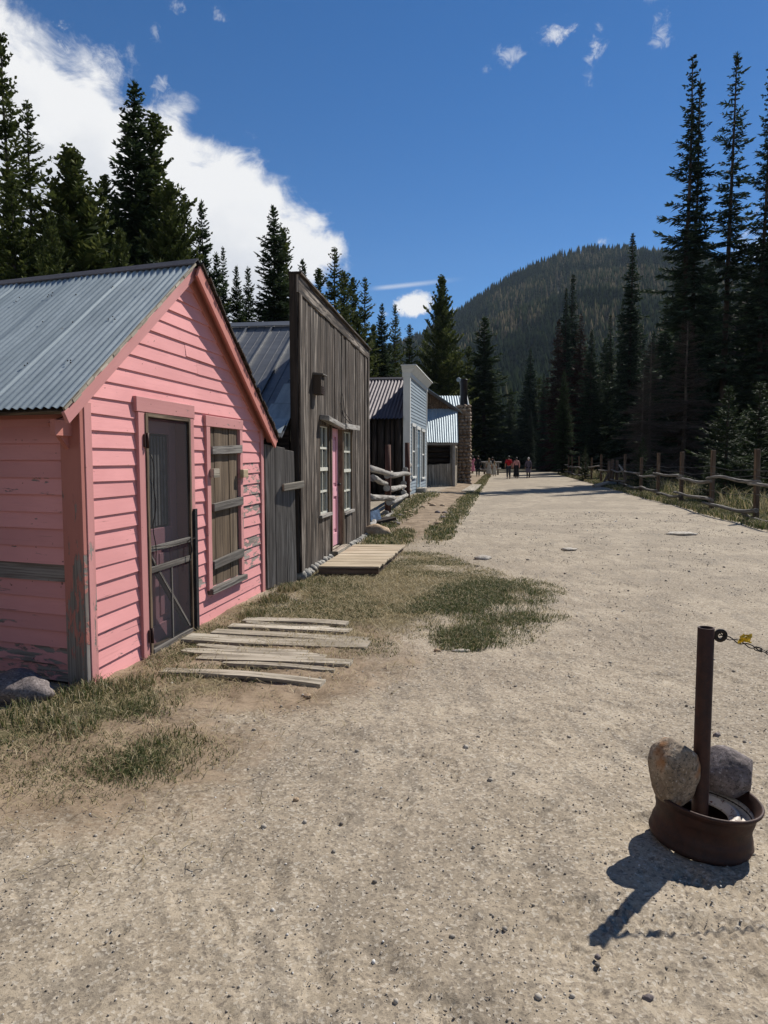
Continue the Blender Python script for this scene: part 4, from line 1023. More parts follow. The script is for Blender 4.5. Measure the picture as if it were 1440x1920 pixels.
# ---------------------------------------------------------------- zigzag log fence by the store
lf=empty('pole_fence',(-.1,18,0),'bleached pole fence with crooked rails between the plank store and the blue store','fence')
for (x,y,zt,w) in ((-.37,15.3,1.86,.12),(.10,19.0,1.92,.15),(.80,24.6,2.1,.17)):
    mb=MB(); mb.tube([(x,y,-.1),(x+.01,y,zt*.5),(x,y+.02,zt)],[w*.62,w*.58,w*.52],7,wob=.12); mb.build('post',M['red_post'],lf)
def rail(p,q,r0=.06,bend=.06,n=6,parent=lf,mat='log_wood',nm='rail'):
    p,q=V(p),V(q); mb=MB(); pts=[];ph=random.random()*6; rr=[]
    for i in range(n+1):
        a=i/n; pts.append(p.lerp(q,a)+V((bend*.4*math.sin(a*5+ph),0,bend*(math.sin(a*3.1416)*(-1 if ph>3 else .4)+.35*math.sin(a*7+ph))))); rr.append(r0*(1.1-.3*a)*random.uniform(.93,1.07))
    mb.tube(pts,rr,8,wob=.12); return mb.build(nm,M[mat],parent)
def yz(py,Y): return 1.55+(860-py)/1331*Y
for (pa,pb,ya,yb,Y0,Y1,r0) in ((688,735,875,886,15.4,19.6,.075),(697,727,897,909,15.6,19.2,.07),(690,739,929,932,15.4,19.8,.075),(688,703,985,977,15.3,15.9,.07),
      (725,767,892,889,18.8,25.0,.085),(725,758,915,911,18.8,24.4,.085),(730,762,941,927,18.9,24.6,.085),(723,757,963,949,18.7,24.2,.085),(702,737,992,964,15.8,19.6,.08),(733,772,966,934,19.6,25.4,.09),
      (760,768,880,870,24.2,25.6,.08),(757,768,905,900,24.2,25.6,.08),(755,768,925,920,24.0,25.6,.08)):
    rail(((pa-720)/1331*Y0,Y0,yz(ya,Y0)),((pb-720)/1331*Y1,Y1,yz(yb,Y1)),r0*1.0,.05)
mb=MB(); mb.box((-.30,15.9,.12),(.22,.25,.05),(-.05,.1,.22),(.02,-.02,.01)); jk=mb.build('scrap_tin',M['blue_tin'],None,origin=(-.3,15.9,.1)); tag(jk,'dull blue tin sheet lying behind the pole fence posts','scrap metal')
mb=MB(); mb.box((-.22,16.0,.05),(.5,.2,.1),(-.08,.3,0),(0,0,.06)); mb.box((-.30,16.4,.05),(.45,.3,.05),(-.08,.2,0),(0,0,.08)); jk=mb.build('broken_planks',M['old_log'],None,origin=(-.2,16,.0)); tag(jk,'dark broken planks lying on the ground behind the pole fence','planks')
# fence closing the gap further back, mostly in shade
mb=MB(); planks(mb,V((-3.6,20.5,0)),V((1,.1,0)).normalized(),V((.1,-1,0)).normalized(),3.2,0,lambda s:1.3,[],.12,.2); ob=mb.build('plank_fence',M['old_log'],None,origin=(-2,20.6,0)); tag(ob,'low dark plank fence in the shade behind the crooked pole fence','fence')

# footpath plank and paths
pl=[(3.70,31.5),(4.35,35.0),(5.1,39.2)]
for i,lb in enumerate(('nearer of the two long pale planks lying along the verge towards the people','farther of the two long pale planks lying along the verge towards the people')):
    mb=MB(); p=V((*pl[i],gz(*pl[i])+.03)); q=V((*pl[i+1],gz(*pl[i+1])+.04)); mb.beam(p,q,.55,.07); ob=mb.build('footpath_plank',M['board_wood'],None,bevel=.01,origin=p); tag(ob,lb,'plank','planks laid along the grass verge')

# ---------------------------------------------------------------- right log and wire fence
rfn=empty('log_and_wire_fence',(10,22,0),'long fence of brown posts, bleached log rails and wire on the right of the road','fence')
def fx(Y): return (6.2+.163*Y)/.987
PY=[13.9,17.5,21.0,24.9,28.4,32.1,36.3,40.4,45.1,49.4,53.5,58.0,62.8,66.6,70.5,74.5,78]
hs=[1.8,1.79,1.80,1.79,1.78,1.6,1.78,1.35,1.80,1.62,1.7,1.76,1.78,1.7,1.66,1.74,1.7]
fp=[]
for i,Y in enumerate(PY):
    x=fx(Y)+random.uniform(-.05,.05); zb=gz(x,Y); fp.append((x,Y,zb)); w=.12
    mb=MB(); lean=random.uniform(-.04,.04); z1=hs[i]-zb
    a=random.uniform(-.2,.2); ax=V((math.cos(a),math.sin(a),0))*w; ay=V((-math.sin(a),math.cos(a),0))*w*.85; c=V((x,Y,zb-.2))-ax/2-ay/2
    mb.box(c,V((lean,0,z1+.2)),ax,ay); mb.build('post',M['post_wood'],rfn,bevel=.012)
def fz(i): return fp[i]
for i in range(len(PY)-1):
    x0,y0,_=fp[i]; x1,y1,_=fp[i+1]
    e=.45
    d=V((x1-x0,y1-y0,0)).normalized()
    side=V((-d.y,d.x,0))*(.14)
    up=.95+random.uniform(-.06,.05); lo_=(.20,.30,.33,.30,.28,.33,.35)[i] if i<7 else .35
    rail(V((x0,y0,up+random.uniform(-.05,.07)))-d*e+side,V((x1,y1,up+random.uniform(-.07,.05)))+d*e*.4+side,.047,.10,7,rfn,'rail_wood')
    if i not in (7,8): rail(V((x0,y0,lo_+random.uniform(-.04,.05)))-d*e+side,V((x1,y1,lo_+random.uniform(-.06,.04)))+d*e+side,.050,.10,7,rfn,'rail_wood')
for zz_ in (1.30,1.12,.66):
    mb=MB(); pts=[]
    for i in range(10):
        x,y,_=fp[i]; pts.append((x-.09,y,zz_+random.uniform(-.04,.04)))
        if i<9: pts.append(((x+fp[i+1][0])/2-.09,(y+fp[i+1][1])/2,zz_-.07+random.uniform(-.03,.03)))
    mb.tube(pts,.006,4); mb.build('wire',M['iron'],rfn)
gt=empty('gate_posts',(12.9,40.2,0),'cluster of thick brown gate posts breaking the line of the log fence','gate post')
for (dx,dy,h_,w) in ((-.28,-.2,1.42,.17),(-.02,0,1.5,.2),(.26,.1,1.46,.18)):
    x,y=12.88+dx,40.0+dy; mb=MB(); mb.tube([(x,y,gz(x,y)-.1),(x,y,h_)],[w*.55,w*.5],8,wob=.1); mb.build('post',M['post_wood'],gt)
mb=MB(); mb.beam((11.95,39.0,-.05),(12.75,40.0,1.0),.10,.09); mb.build('brace',M['post_wood'],gt)
st_=MB(); st_.tube([(13.05,38.6,.0),(13.1,38.6,.5),(12.98,38.6,.9),(12.75,38.6,1.22)],[.075,.07,.06,.04],8,wob=.15); ob=st_.build('bent_log',M['log_wood'],None,origin=(13.05,38.6,0)); tag(ob,'pale bent log leaning beside the cluster of gate posts','log')
mb=MB(); mb.tube([(11.3,38.3,.08),(12.4,39.3,.22),(13.8,40.9,.1)],[.09,.1,.07],8,wob=.15); ob=mb.build('fallen_log',M['log_wood'],None,origin=(12.4,39.3,0)); tag(ob,'pale fallen log on the grass at the foot of the gate posts','log')
# cross fence beyond the walkers
cf=empty('crossing_pole_fence',(9.5,68,0),'low pale pole fence crossing the road end beyond the walking people','fence')
for x in (7.2,8.4,9.6,10.9,12.0): mb=MB(); mb.tube([(x,68,-.1),(x,68,1.5 if x<8 else 1.25)],.09,7); mb.build('post',M['grey_wood'],cf)
for z in (1.15,.55): rail((6.8,67.9,z),(11.2,67.9,z+.05),.08,.06,8,cf)
# stumpy posts near the road's far end on the right
for i,(x,y,h_) in enumerate(((15.6,60.5,1.6),(16.3,64.0,1.5))): pass

# ---------------------------------------------------------------- wheel-rim stand with post
WC=V((1.298,2.81,0)); T_=Matrix.Rotation(R(5.5),3,'Y')@Matrix.Rotation(R(2),3,'X')
ws=empty('chain_stand',WC,'rusty steel post standing in a rusted wheel rim on the gravel','post stand')
prof=[(.190,.004),(.203,.0),(.208,.010),(.205,.022),(.200,.028),(.200,.045),(.196,.058),(.192,.066),(.190,.078),(.190,.100),(.194,.112),(.196,.118),(.198,.140),(.201,.152),(.212,.160),(.219,.168),(.2205,.176),(.215,.181),(.207,.176),(.200,.163),(.190,.155),(.188,.120),(.174,.105),(.172,.07),(.186,.055),(.19,.01)]
zs_=-.006
prof=[(a*.965,b*1.08) for a,b in prof]
mb=MB(); mb.lathe(prof,WC+Z*zs_,72,T_,closed=True); mb.build('wheel_rim',M['rust'],ws)
prof2=[(.1885,.135),(.187,.118),(.172,.106),(.150,.104),(.143,.112),(.137,.128),(.128,.133),(.118,.130),(.108,.117),(.098,.112),(.094,.104),(.098,.100),(.13,.100),(.17,.096),(.187,.108)]
prof2=[(a*.965,b*1.08) for a,b in prof2]
mb=MB(); mb.lathe(prof2,WC+Z*zs_,64,T_,closed=True); mb.build('wheel_disc',M['enamel'],ws)
mb=MB()
px_,py_=1.290,2.80
for (ro,ri,z0,z1) in ((.0318,.027,.0,.876),):
    mb.lathe([(ro,z0),(ro,z1-.002),(ro-.001,z1),(ri,z1),(ri,z1-.3)],(px_,py_,0),36)
mb.build('post',M['rust'],ws)
mb=MB(); rc=V((px_+.0555,py_-.006,.845)); Mx=Matrix.Rotation(R(90),3,'X')@Matrix.Rotation(R(6),3,'X'); mb.lathe([(.011,-.004),(.027,-.004),(.0275,0),(.027,.004),(.011,.004)],rc,28,Mx,closed=True); mb.build('ring',M['iron'],ws)
# chain
chn=empty('chain',(1.37,2.79,.84),'thin dark chain running right from the ring on the steel post','chain')
def chp(a): # a metres along
    x=1.352+a*.93; z=.845-.36*a*(1-.35*a) ; return V((x,2.79-.12*a,z))
mb=MB(); 
for ph in (0,3.14):
    mb.tube([chp(a)+V((0,.006*math.cos(a*70+ph),.007*math.sin(a*70+ph))) for a in np.linspace(-.012,.16,22)],.0024,6)
mb.build('twisted_wire',M['iron'],chn)
def oval(mb,c,d,rot,l=.017,w=.0085,r=.0026):
    d=d.normalized(); s=d.cross(V((0,1,0))).normalized(); s=(Matrix.Rotation(rot,3,d)@s); pts=[]
    for k in range(13):
        t=2*math.pi*k/12; ca,sa=math.cos(t),math.sin(t); pts.append(c+d*(l*.5*(1 if ca>0 else -1)*min(1,abs(ca)*1.6))*1.0+d*ca*.005+s*sa*w)
    mb.tube(pts,r,6,cap=False)
mb=MB(); a=.145; k=0
while a<1.9:
    p=chp(a); q=chp(a+.01); oval(mb,p,q-p,(k%2)*1.57+.3,.020,.0085,.0020); a+=.0235; k+=1
mb.build('links',M['iron'],chn)
mb=MB(); rnd_=random.Random(3)
c=chp(.068)
for k in range(16):
    p=c+V((rnd_.uniform(-.006,.035),rnd_.uniform(-.008,.008),rnd_.uniform(-.012,.016)+(.010 if k>8 else 0))); mb.hexa([p+V((rnd_.uniform(-.009,.009),rnd_.uniform(-.006,.006),rnd_.uniform(-.008,.008))) + o_ for o_ in (V((0,0,0)),V((.016,0,.002)),V((.016,.004,.010)),V((0,.003,.009)),V((0,-.003,.001)),V((.016,-.002,.003)),V((.016,.002,.011)),V((0,.001,.01)))],(.01,.01,.003))
mb.build('tape_tie',M['yellow_tape'],None,origin=c)
tag(bpy.data.objects['tape_tie'],'crumpled yellow plastic tape tied round the chain beside the ring','tape')
# rocks in the rim
mb=MB(); mb.rock((1.170,2.79,.278),(.092,.080,.132),5,.09,1.3,.3,3,.45); ob=mb.build('rock',M['rock_tan'],None,origin=(1.18,2.76,.17)); ob.rotation_euler=(0,R(2),0); tag(ob,'tall tan and orange rock wedged left of the steel post in the wheel rim','rock')
mb=MB(); mb.rock((1.425,2.915,.225),(.118,.085,.100),5,.12,1.2,-.2,15,.3); ob=mb.build('rock',M['rock_grey'],None,origin=(1.44,2.9,.15)); ob.rotation_euler=(0,R(14),0); tag(ob,'grey pink granite rock resting behind and right of the steel post','rock')
# stones on the ground
ST=[(-2.42,4.52,.26,.17,.14,'rock_grey','large grey boulder half under the shaded side wall of the pink cabin'),
    (-.16,13.95,.27,.2,.17,'rock_orange','orange tan stone at the corner of the weathered plank store by the grass'),
    (6.11,14.5,.30,.2,.045,'rock_light','flat grey stone flush in the road near the fence on the right'),
    (.438,3.70,.016,.014,.017,'rock_light','small pale stone standing alone in the middle of the dirt road'),
    (-.401,3.12,.014,.012,.012,'rock_orange','small tan stone on the dirt below the front of the loose boards'),
    (-.50,4.52,.032,.022,.016,'rock_orange','brown stone just in front of the nearest loose board'),
    (1.54,10.98,.14,.10,.05,'rock_light','flat pale stone in the dirt beyond the tip of the grass patch'),
    (3.18,12.1,.13,.09,.03,'rock_light','thin flat stone in the middle of the road beyond the grass patch'),
    (.62,5.62,.075,.03,.012,'rock_light','flat whitish stone chip beside the end of the dark green grass'),
    (.43,5.60,.03,.022,.018,'rock_orange','brown pebble at the near edge of the dark green grass'),
    (1.87,3.88,.022,.016,.014,'rock_grey','dark pebble on the road beyond the rim and its steel post'),
    (.76,1.93,.018,.012,.010,'rock_grey','smooth dark pebble at the bottom edge of the road below the post shadow'),
    (.665,2.10,.010,.010,.008,'rock_grey','tiny round pebble right at the tip of the post shadow')]
for i,(x,y,a,b,c,mt,lb) in enumerate(ST):
    z=gz(x,y)+ (c*.35 if i!=0 else .04); mb=MB(); mb.rock((x,y,z),(a,b,c),4 if a>.1 else 3,.16,1.3,random.uniform(-.4,.4),20+i)
    ob=mb.build('stone',M[mt],None,origin=(x,y,z-c*.3)); tag(ob,lb,'stone')
# rubble on the footpath: countable stones
for i in range(26):
    s=random.uniform(15.5,24); t=random.uniform(-2.7,-1.3); x=s*.163+t*.987; y=s*.987-t*.163; a=random.uniform(.04,.11)
    mb=MB(); mb.rock((x,y,gz(x,y)+a*.15),(a,a*.8,a*.5),2,.2,1.3,random.random()*3,60+i); ob=mb.build('path_stone',M['rock_orange' if i%3 else 'rock_grey'],None,origin=(x,y,gz(x,y)))
    tag(ob,'small reddish stone among the rubble on the brown footpath','stone','stones scattered on the brown footpath')

# ---------------------------------------------------------------- people
def cloth(name,c):
    return simple(name,c,.85,0,.25,6,.3,.01)
SK=simple('skin',(.42,.25,.18),.6,0,.1,6); HB=simple('dark_hair',(.02,.015,.012),.6,0,.3,30); HW=simple('white_hair',(.55,.53,.5),.7,0,.2,30); HL=simple('fair_hair',(.30,.2,.11),.7,0,.3,30)
def skin_obj(name,verts,edges,radii,mat,parent,lv=2,root=0):
    me=bpy.data.meshes.new(name); me.from_pydata([tuple(v) for v in verts],edges,[]); o=bpy.data.objects.new(name,me); COL.objects.link(o)
    me.materials.append(mat); o.parent=parent; PW[o.name]=PW[parent.name]
    sm=o.modifiers.new('s','SKIN'); sm.use_smooth_shade=True
    for i,r in enumerate(radii): me.skin_vertices[0].data[i].radius=(r if isinstance(r,tuple) else (r,r))
    me.skin_vertices[0].data[root].use_root=True
    ss=o.modifiers.new('u','SUBSURF'); ss.levels=lv; ss.render_levels=lv
    return o
def person(x,y,h,rot,top,bottom,hair,label,skirt=None,longhair=False,stride=.16,group='people walking at the far end of the road',sleeve=False):
    z=gz(x,y); e=empty('person',(x,y,z),label,'person',group); k=h/1.72
    J=[V(q)*k for q in [(0,0,.93),(0,.01,1.10),(0,.0,1.30),(0,-.01,1.44),(0,-.01,1.52),(0,.0,1.60),(0,-.005,1.67),
       (.17,0,1.40),(.24,-.02,1.14),(.25,.06,.90),(-.17,0,1.40),(-.24,.02,1.14),(-.25,.07,.90),
       (.09,0,.88),(.10,stride*.55,.50),(.10,stride*.6,.09),(.11,stride+.13,.03),(-.09,0,.88),(-.10,-stride*.2,.50),(-.10,-stride*.9,.12),(-.11,-stride*.75+.10,.03)]]
    Ed=[(0,1),(1,2),(2,3),(3,4),(4,5),(5,6),(2,7),(7,8),(8,9),(2,10),(10,11),(11,12),(0,13),(13,14),(14,15),(15,16),(0,17),(17,18),(18,19),(19,20)]
    rad=[(.14,.10),(.12,.09),(.14,.10),(.055,.055),(.055,.06),(.078,.09),(.06,.075),.052,.042,.03,.052,.042,.03,.085,.055,.038,.032,.085,.055,.038,.032]
    n0=len(J)
    for sg,wi in ((1,9),(-1,12)):     # five fingers each, curled
        w=J[wi]; pm=w+V((0,.015,-.05))*k; J.append(pm); rad.append(.024); Ed.append((wi,len(J)-1)); pi=len(J)-1
        for f in range(5):
            if f==4: a=pm+V((-sg*.02,.03,-.0))*k; b=a+V((-sg*.005,.02,-.03))*k
            else: a=pm+V((0,.028-.019*f,-.045-.005*(f in(1,2))))*k; b=a+V((-sg*.012,.0,-.032-.004*(f==1)))*k
            J+= [a,b]; rad+=[.009,.008]; Ed+=[(pi,len(J)-2),(len(J)-2,len(J)-1)]
    rad=[tuple(q*k for q in (r if isinstance(r,tuple) else (r,r))) for r in rad]
    skin_obj('body',J,Ed,rad,SK,e,1)
    # shirt / dress top
    g=1.13; tv=[J[i] for i in (0,1,2,3,7,8,10,11)]; te=[(0,1),(1,2),(2,3),(2,4),(4,5),(2,6),(6,7)]
    tr=[(.155,.12),(.14,.11),(.165,.12),(.07,.07),(.068,.068),(.056,.056),(.068,.068),(.056,.056)]
    if sleeve: tv+=[J[9],J[12]]; te+=[(5,8),(7,9)]; tr+=[(.045,.045)]*2
    skin_obj('top',tv,te,[tuple(q*k for q in r) for r in tr],top,e,1)
    if skirt:
        mat,z0,w0=skirt; mb=MB(); n=20; o=len(mb.v); rows=[]
        lev=[(1.08,.135),(.98,.165),(.85,.19),(.6,.22),(z0,w0)]
        for zz_,rr in lev:
            for q in range(n):
                a=q/n*6.283; pl_=1+(.07*math.sin(a*6) if zz_<.9 else 0); mb.v.append(tuple(PW[e.name]+V((rr*math.cos(a)*pl_,rr*.8*math.sin(a)*pl_,zz_))*k)); mb.r.append(.5); mb.w.append(0)
        for i in range(len(lev)-1):
            for q in range(n): mb.face((i*n+q,(i+1)*n+q,(i+1)*n+(q+1)%n,i*n+(q+1)%n),[(0,0)]*4,True)
        mb.build('skirt',mat,e)
    if bottom:
        tv=[J[i] for i in (0,13,14,15,17,18,19)]; skin_obj('trousers',tv,[(0,1),(1,2),(2,3),(0,4),(4,5),(5,6)],[tuple(q*k for q in r) for r in ((.155,.12),(.105,.105),(.075,.075),(.062,.062),(.105,.105),(.075,.075),(.062,.062))],bottom,e,1)
    shoes=cloth('shoe_leather',(.03,.025,.025)) if 'shoe_leather' not in bpy.data.materials else bpy.data.materials['shoe_leather']
    for a,b in ((15,16),(19,20)): skin_obj('shoe',[J[a]-V((0,.02,.02))*k,J[b]],[(0,1)],[(.048*k,.048*k),(.036*k,.034*k)],shoes,e,1)
    mb=MB(); hc=PW[e.name]+J[5]+V((0,-.012,.03))*k
    mb.rock(hc,(.094*k,.108*k,.105*k),3,.06,2,0,5); 
    if longhair: mb.rock(hc+V((0,-.055,-.16))*k,(.09*k,.05*k,.20*k),3,.08,2,0,6)
    else: mb.rock(hc+V((0,-.05,-.03))*k,(.07*k,.06*k,.07*k),2,.06,2,0,6)
    mb.build('hair',hair,e)
    mb=MB()  # nose, ears belong to the face
    f=PW[e.name]+J[5]; mb.rock(f+V((0,.092,.0))*k,(.012*k,.018*k,.02*k),2,.02,1,0,1)
    for sg in (1,-1): mb.rock(f+V((sg*.082,.0,.0))*k,(.01*k,.018*k,.028*k),2,.02,1,0,1)
    mb.build('face_features',SK,e)
    e.rotation_euler=(0,0,rot)
WHT=cloth('cream_dress_cloth',(.42,.40,.35)); PKc=cloth('pink_dress_cloth',(.62,.22,.30)); BK=cloth('black_cloth',(.012,.012,.014)); RD=cloth('red_shirt_cloth',(.42,.012,.02)); DN=cloth('dark_denim',(.022,.028,.045)); PT=cloth('dusty_pink_cloth',(.50,.26,.25)); GY=cloth('slate_tunic_cloth',(.10,.09,.125))
person(7.95,64.0,1.62,.1,PKc,None,HB,'woman in a long pink dress walking close to the stone chimney',(PKc,.28,.27),True)
person(7.60,57.5,1.68,0,BK,BK,HB,'person in a black knee length coat and black trousers beside the pink dress',(BK,.62,.22),False,.10,sleeve=True)
person(9.15,62.0,1.58,-.1,WHT,None,HL,'taller of the two walkers in cream dresses near the pole fence',(WHT,.25,.27),True)
person(9.75,62.8,1.35,-.3,WHT,None,HL,'shorter walker in a cream dress, right beside the taller one',(WHT,.2,.28),True)
person(9.55,54.5,1.76,-.1,RD,DN,HB,'man in a red T-shirt and dark trousers walking up the road',None,False,.12)
person(10.35,55.6,1.66,0,PT,None,HB,'woman in a dusty pink top and long black skirt walking beside the red shirt',(BK,.14,.25),False,.14,sleeve=True)
person(11.35,55.9,1.64,.05,GY,BK,HW,'white haired person in a long slate tunic walking apart on the right',(GY,.48,.23),False,.05,sleeve=True)
person(10.05,66.0,1.7,0,BK,BK,HB,'dark clothed person further off, half hidden behind the red shirt',None,False,.1)
# ---------------------------------------------------------------- conifers
def conifer(seed,h,r,zb,dz,nb,p0,p1,curl,kl,kw,tw=.085,irr=.15,gap=.08,prof=.8,bare=0.0,side=55,trunk_r=None,double=0,droop=-.12,topw=.25,lean=0.0,up_tuft=0.0,shade=1.0):
    g=np.random.RandomState(seed); Vt=[];Rt=[]; tb=MB(); trunk_r=trunk_r or h*.0085+.03
    stems=[(0.,0.,h,1.0)]
    if double: stems.append((double,.15,h*.95,.8))
    for sx,sy,hh,rk in stems:
        tp=[V((sx*min(1,(i+1)/3)+lean*(i/7)**1.5+.03*g.randn()*(i>0),sy,hh*i/7-.25*(i==0))) for i in range(8)]
        tb.tube(tp,[trunk_r*rk*(1-.93*i/7)+.008 for i in range(8)],8)
        z=zb*hh; lump=g.rand(40,12)
        while z<hh-.05:
            t=(hh-z)/(hh*(1-zb)); Rr=(topw*.3+r*rk*(t**prof))*(1+irr*g.randn()); n=max(3,int(nb*(.5+.5*min(1,t*2.2))+g.randint(-1,2)))
            a0=g.rand()*6.283
            cx=sx+lean*(z/hh)**1.5
            for b in range(n):
                if g.rand()<gap: continue
                az=a0+6.283*b/n+g.randn()*.25; lm=lump[int(z/hh*39)%40,int(az/6.283*12)%12]
                L=max(.12,Rr*(.62+.55*g.rand()*(.6+.8*lm))); pit=math.radians(p1+(p0-p1)*min(1,t*1.3)+g.randn()*6)
                dh=np.array([math.cos(az),math.sin(az),0]); base=np.array([cx,sy,z])
                m=max(3,int(L/tw)); q=np.linspace(.12 if L<1 else .10+bare,1,m)+g.randn(m)*.02
                P=base+dh*(q*L*math.cos(pit))[:,None]; P[:,2]+=q*L*math.sin(pit)+curl*L*q*q
                slope=math.sin(pit)+2*curl*q
                D0=dh[None]+np.stack([0*q,0*q,slope],-1); D0/=np.linalg.norm(D0,axis=1)[:,None]
                S=np.array([-dh[1],dh[0],0])
                for sg in (-1,0,1):
                    reps=1 if sg==0 else 2
                    for rp_ in range(reps):
                        an=np.radians(side*(.55+.75*g.rand(m)))*sg
                        l=kl*(.55+.7*g.rand(m))*(1.25-.55*q)*min(1,.35+L*.5)
                        if sg: l=np.minimum(l*1.25,.5*L+.08)
                        d=D0*np.cos(an)[:,None]+S[None]*np.sin(an)[:,None]; d[:,2]+=droop+.22*g.randn(m)+up_tuft
                        d/=np.linalg.norm(d,axis=1)[:,None]
                        w=np.cross(d,np.array([0,0,1.])+.7*g.randn(m,3)); w/=np.linalg.norm(w,axis=1)[:,None]+1e-6; w*=(kw*(.7+.6*g.rand(m)))[:,None]
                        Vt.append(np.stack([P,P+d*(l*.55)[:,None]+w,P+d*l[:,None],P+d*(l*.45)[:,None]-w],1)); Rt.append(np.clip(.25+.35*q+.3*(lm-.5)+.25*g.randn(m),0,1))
                if L>.5:
                    pts=[V(P[0]*0+base),V(P[len(P)//2]),V(P[-1])]; tb.tube(pts,[.010+.008*L,.006+.004*L,.004],3,cap=False)
            z+=dz*(.55+.6*t)*(.8+.4*g.rand())
        top=np.array([cx,sy,hh])
        for k in range(26):
            b0=top-np.array([0,0,g.rand()*topw*2.2]); d=np.array([g.randn()*.5,g.randn()*.5,.9]); d/=np.linalg.norm(d); l=kl*.7; w=np.cross(d,g.randn(3)); w/=np.linalg.norm(w); w*=kw*.8
            Vt.append(np.stack([b0,b0+d*l*.5+w,b0+d*l,b0+d*l*.5-w])[None]); Rt.append(np.array([.5]))
    v=np.concatenate(Vt).reshape(-1,3); rn=np.repeat(np.concatenate(Rt),4); f=np.arange(len(v)).reshape(-1,4)
    return v,f,rn,tb,h
PR={}
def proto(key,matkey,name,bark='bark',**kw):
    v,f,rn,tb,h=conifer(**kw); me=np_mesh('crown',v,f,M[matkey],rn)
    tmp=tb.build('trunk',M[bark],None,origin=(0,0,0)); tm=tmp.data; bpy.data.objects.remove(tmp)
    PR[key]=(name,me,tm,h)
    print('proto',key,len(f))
proto('spA','spruce','spruce_tree',seed=1,h=17,r=2.35,zb=.05,dz=.34,nb=9,p0=-14,p1=28,curl=.12,kl=.40,kw=.045,irr=.13,gap=.05,prof=.78)
proto('spB','spruce','spruce_tree',seed=2,h=15,r=2.1,zb=.04,dz=.34,nb=8,p0=-10,p1=30,curl=.16,kl=.42,kw=.05,irr=.18,gap=.10,prof=.85)
proto('spC','spruce','spruce_tree',seed=14,h=18,r=2.0,zb=.06,dz=.37,nb=8,p0=-20,p1=22,curl=.10,kl=.38,kw=.045,irr=.22,gap=.14,prof=.72)
proto('piA','pine','pine_tree',seed=3,h=13,r=2.6,zb=.04,dz=.34,nb=10,p0=2,p1=46,curl=.24,kl=.34,kw=.06,tw=.095,irr=.18,gap=.06,prof=.66,side=65,droop=.25,up_tuft=.1,topw=.35)
proto('piB','pine','pine_tree',seed=4,h=15,r=1.9,zb=.08,dz=.38,nb=8,p0=0,p1=44,curl=.22,kl=.32,kw=.055,tw=.10,irr=.22,gap=.12,prof=.66,side=65,droop=.22,topw=.35)
proto('piC','pine','pine_tree',seed=5,h=16,r=1.7,zb=.18,dz=.42,nb=7,p0=-4,p1=38,curl=.2,kl=.32,kw=.05,tw=.11,irr=.26,gap=.16,prof=.7,side=65,droop=.15,bare=.15,topw=.35)
proto('fiA','fir','tall_fir_tree',seed=6,h=29,r=2.15,zb=.03,dz=.50,nb=6,p0=-20,p1=8,curl=.16,kl=.50,kw=.052,tw=.11,irr=.30,gap=.18,prof=1.0,double=.6,topw=.45,trunk_r=.24)
proto('fiB','fir','tall_fir_tree',seed=7,h=29,r=2.0,zb=.03,dz=.50,nb=6,p0=-22,p1=6,curl=.18,kl=.50,kw=.050,tw=.115,irr=.32,gap=.22,prof=.85,topw=.45,trunk_r=.25,lean=.5)
proto('fiC','fir','spire_fir_tree',seed=8,h=22,r=2.1,zb=.02,dz=.33,nb=8,p0=-30,p1=0,curl=.16,kl=.40,kw=.045,irr=.20,gap=.08,prof=1.02,topw=.35)
proto('fiD','fir','fir_tree',seed=12,h=18,r=2.5,zb=.02,dz=.36,nb=8,p0=-24,p1=10,curl=.18,kl=.45,kw=.05,irr=.2,gap=.08,prof=.85,topw=.3)
proto('yoA','young','young_spruce',seed=9,h=5,r=1.25,zb=.03,dz=.24,nb=7,p0=0,p1=40,curl=.18,kl=.26,kw=.022,tw=.07,irr=.22,gap=.12,prof=.8,topw=.2)
proto('deA','dead','dead_fir_tree','pale_bark',seed=10,h=12,r=1.7,zb=.05,dz=.28,nb=7,p0=-20,p1=20,curl=.10,kl=.42,kw=.011,tw=.06,irr=.3,gap=.08,prof=.75,side=50)
proto('reA','redneedle','dying_fir_tree',seed=13,h=18,r=2.0,zb=.02,dz=.34,nb=8,p0=-26,p1=5,curl=.15,kl=.40,kw=.04,irr=.22,gap=.12,prof=.95)

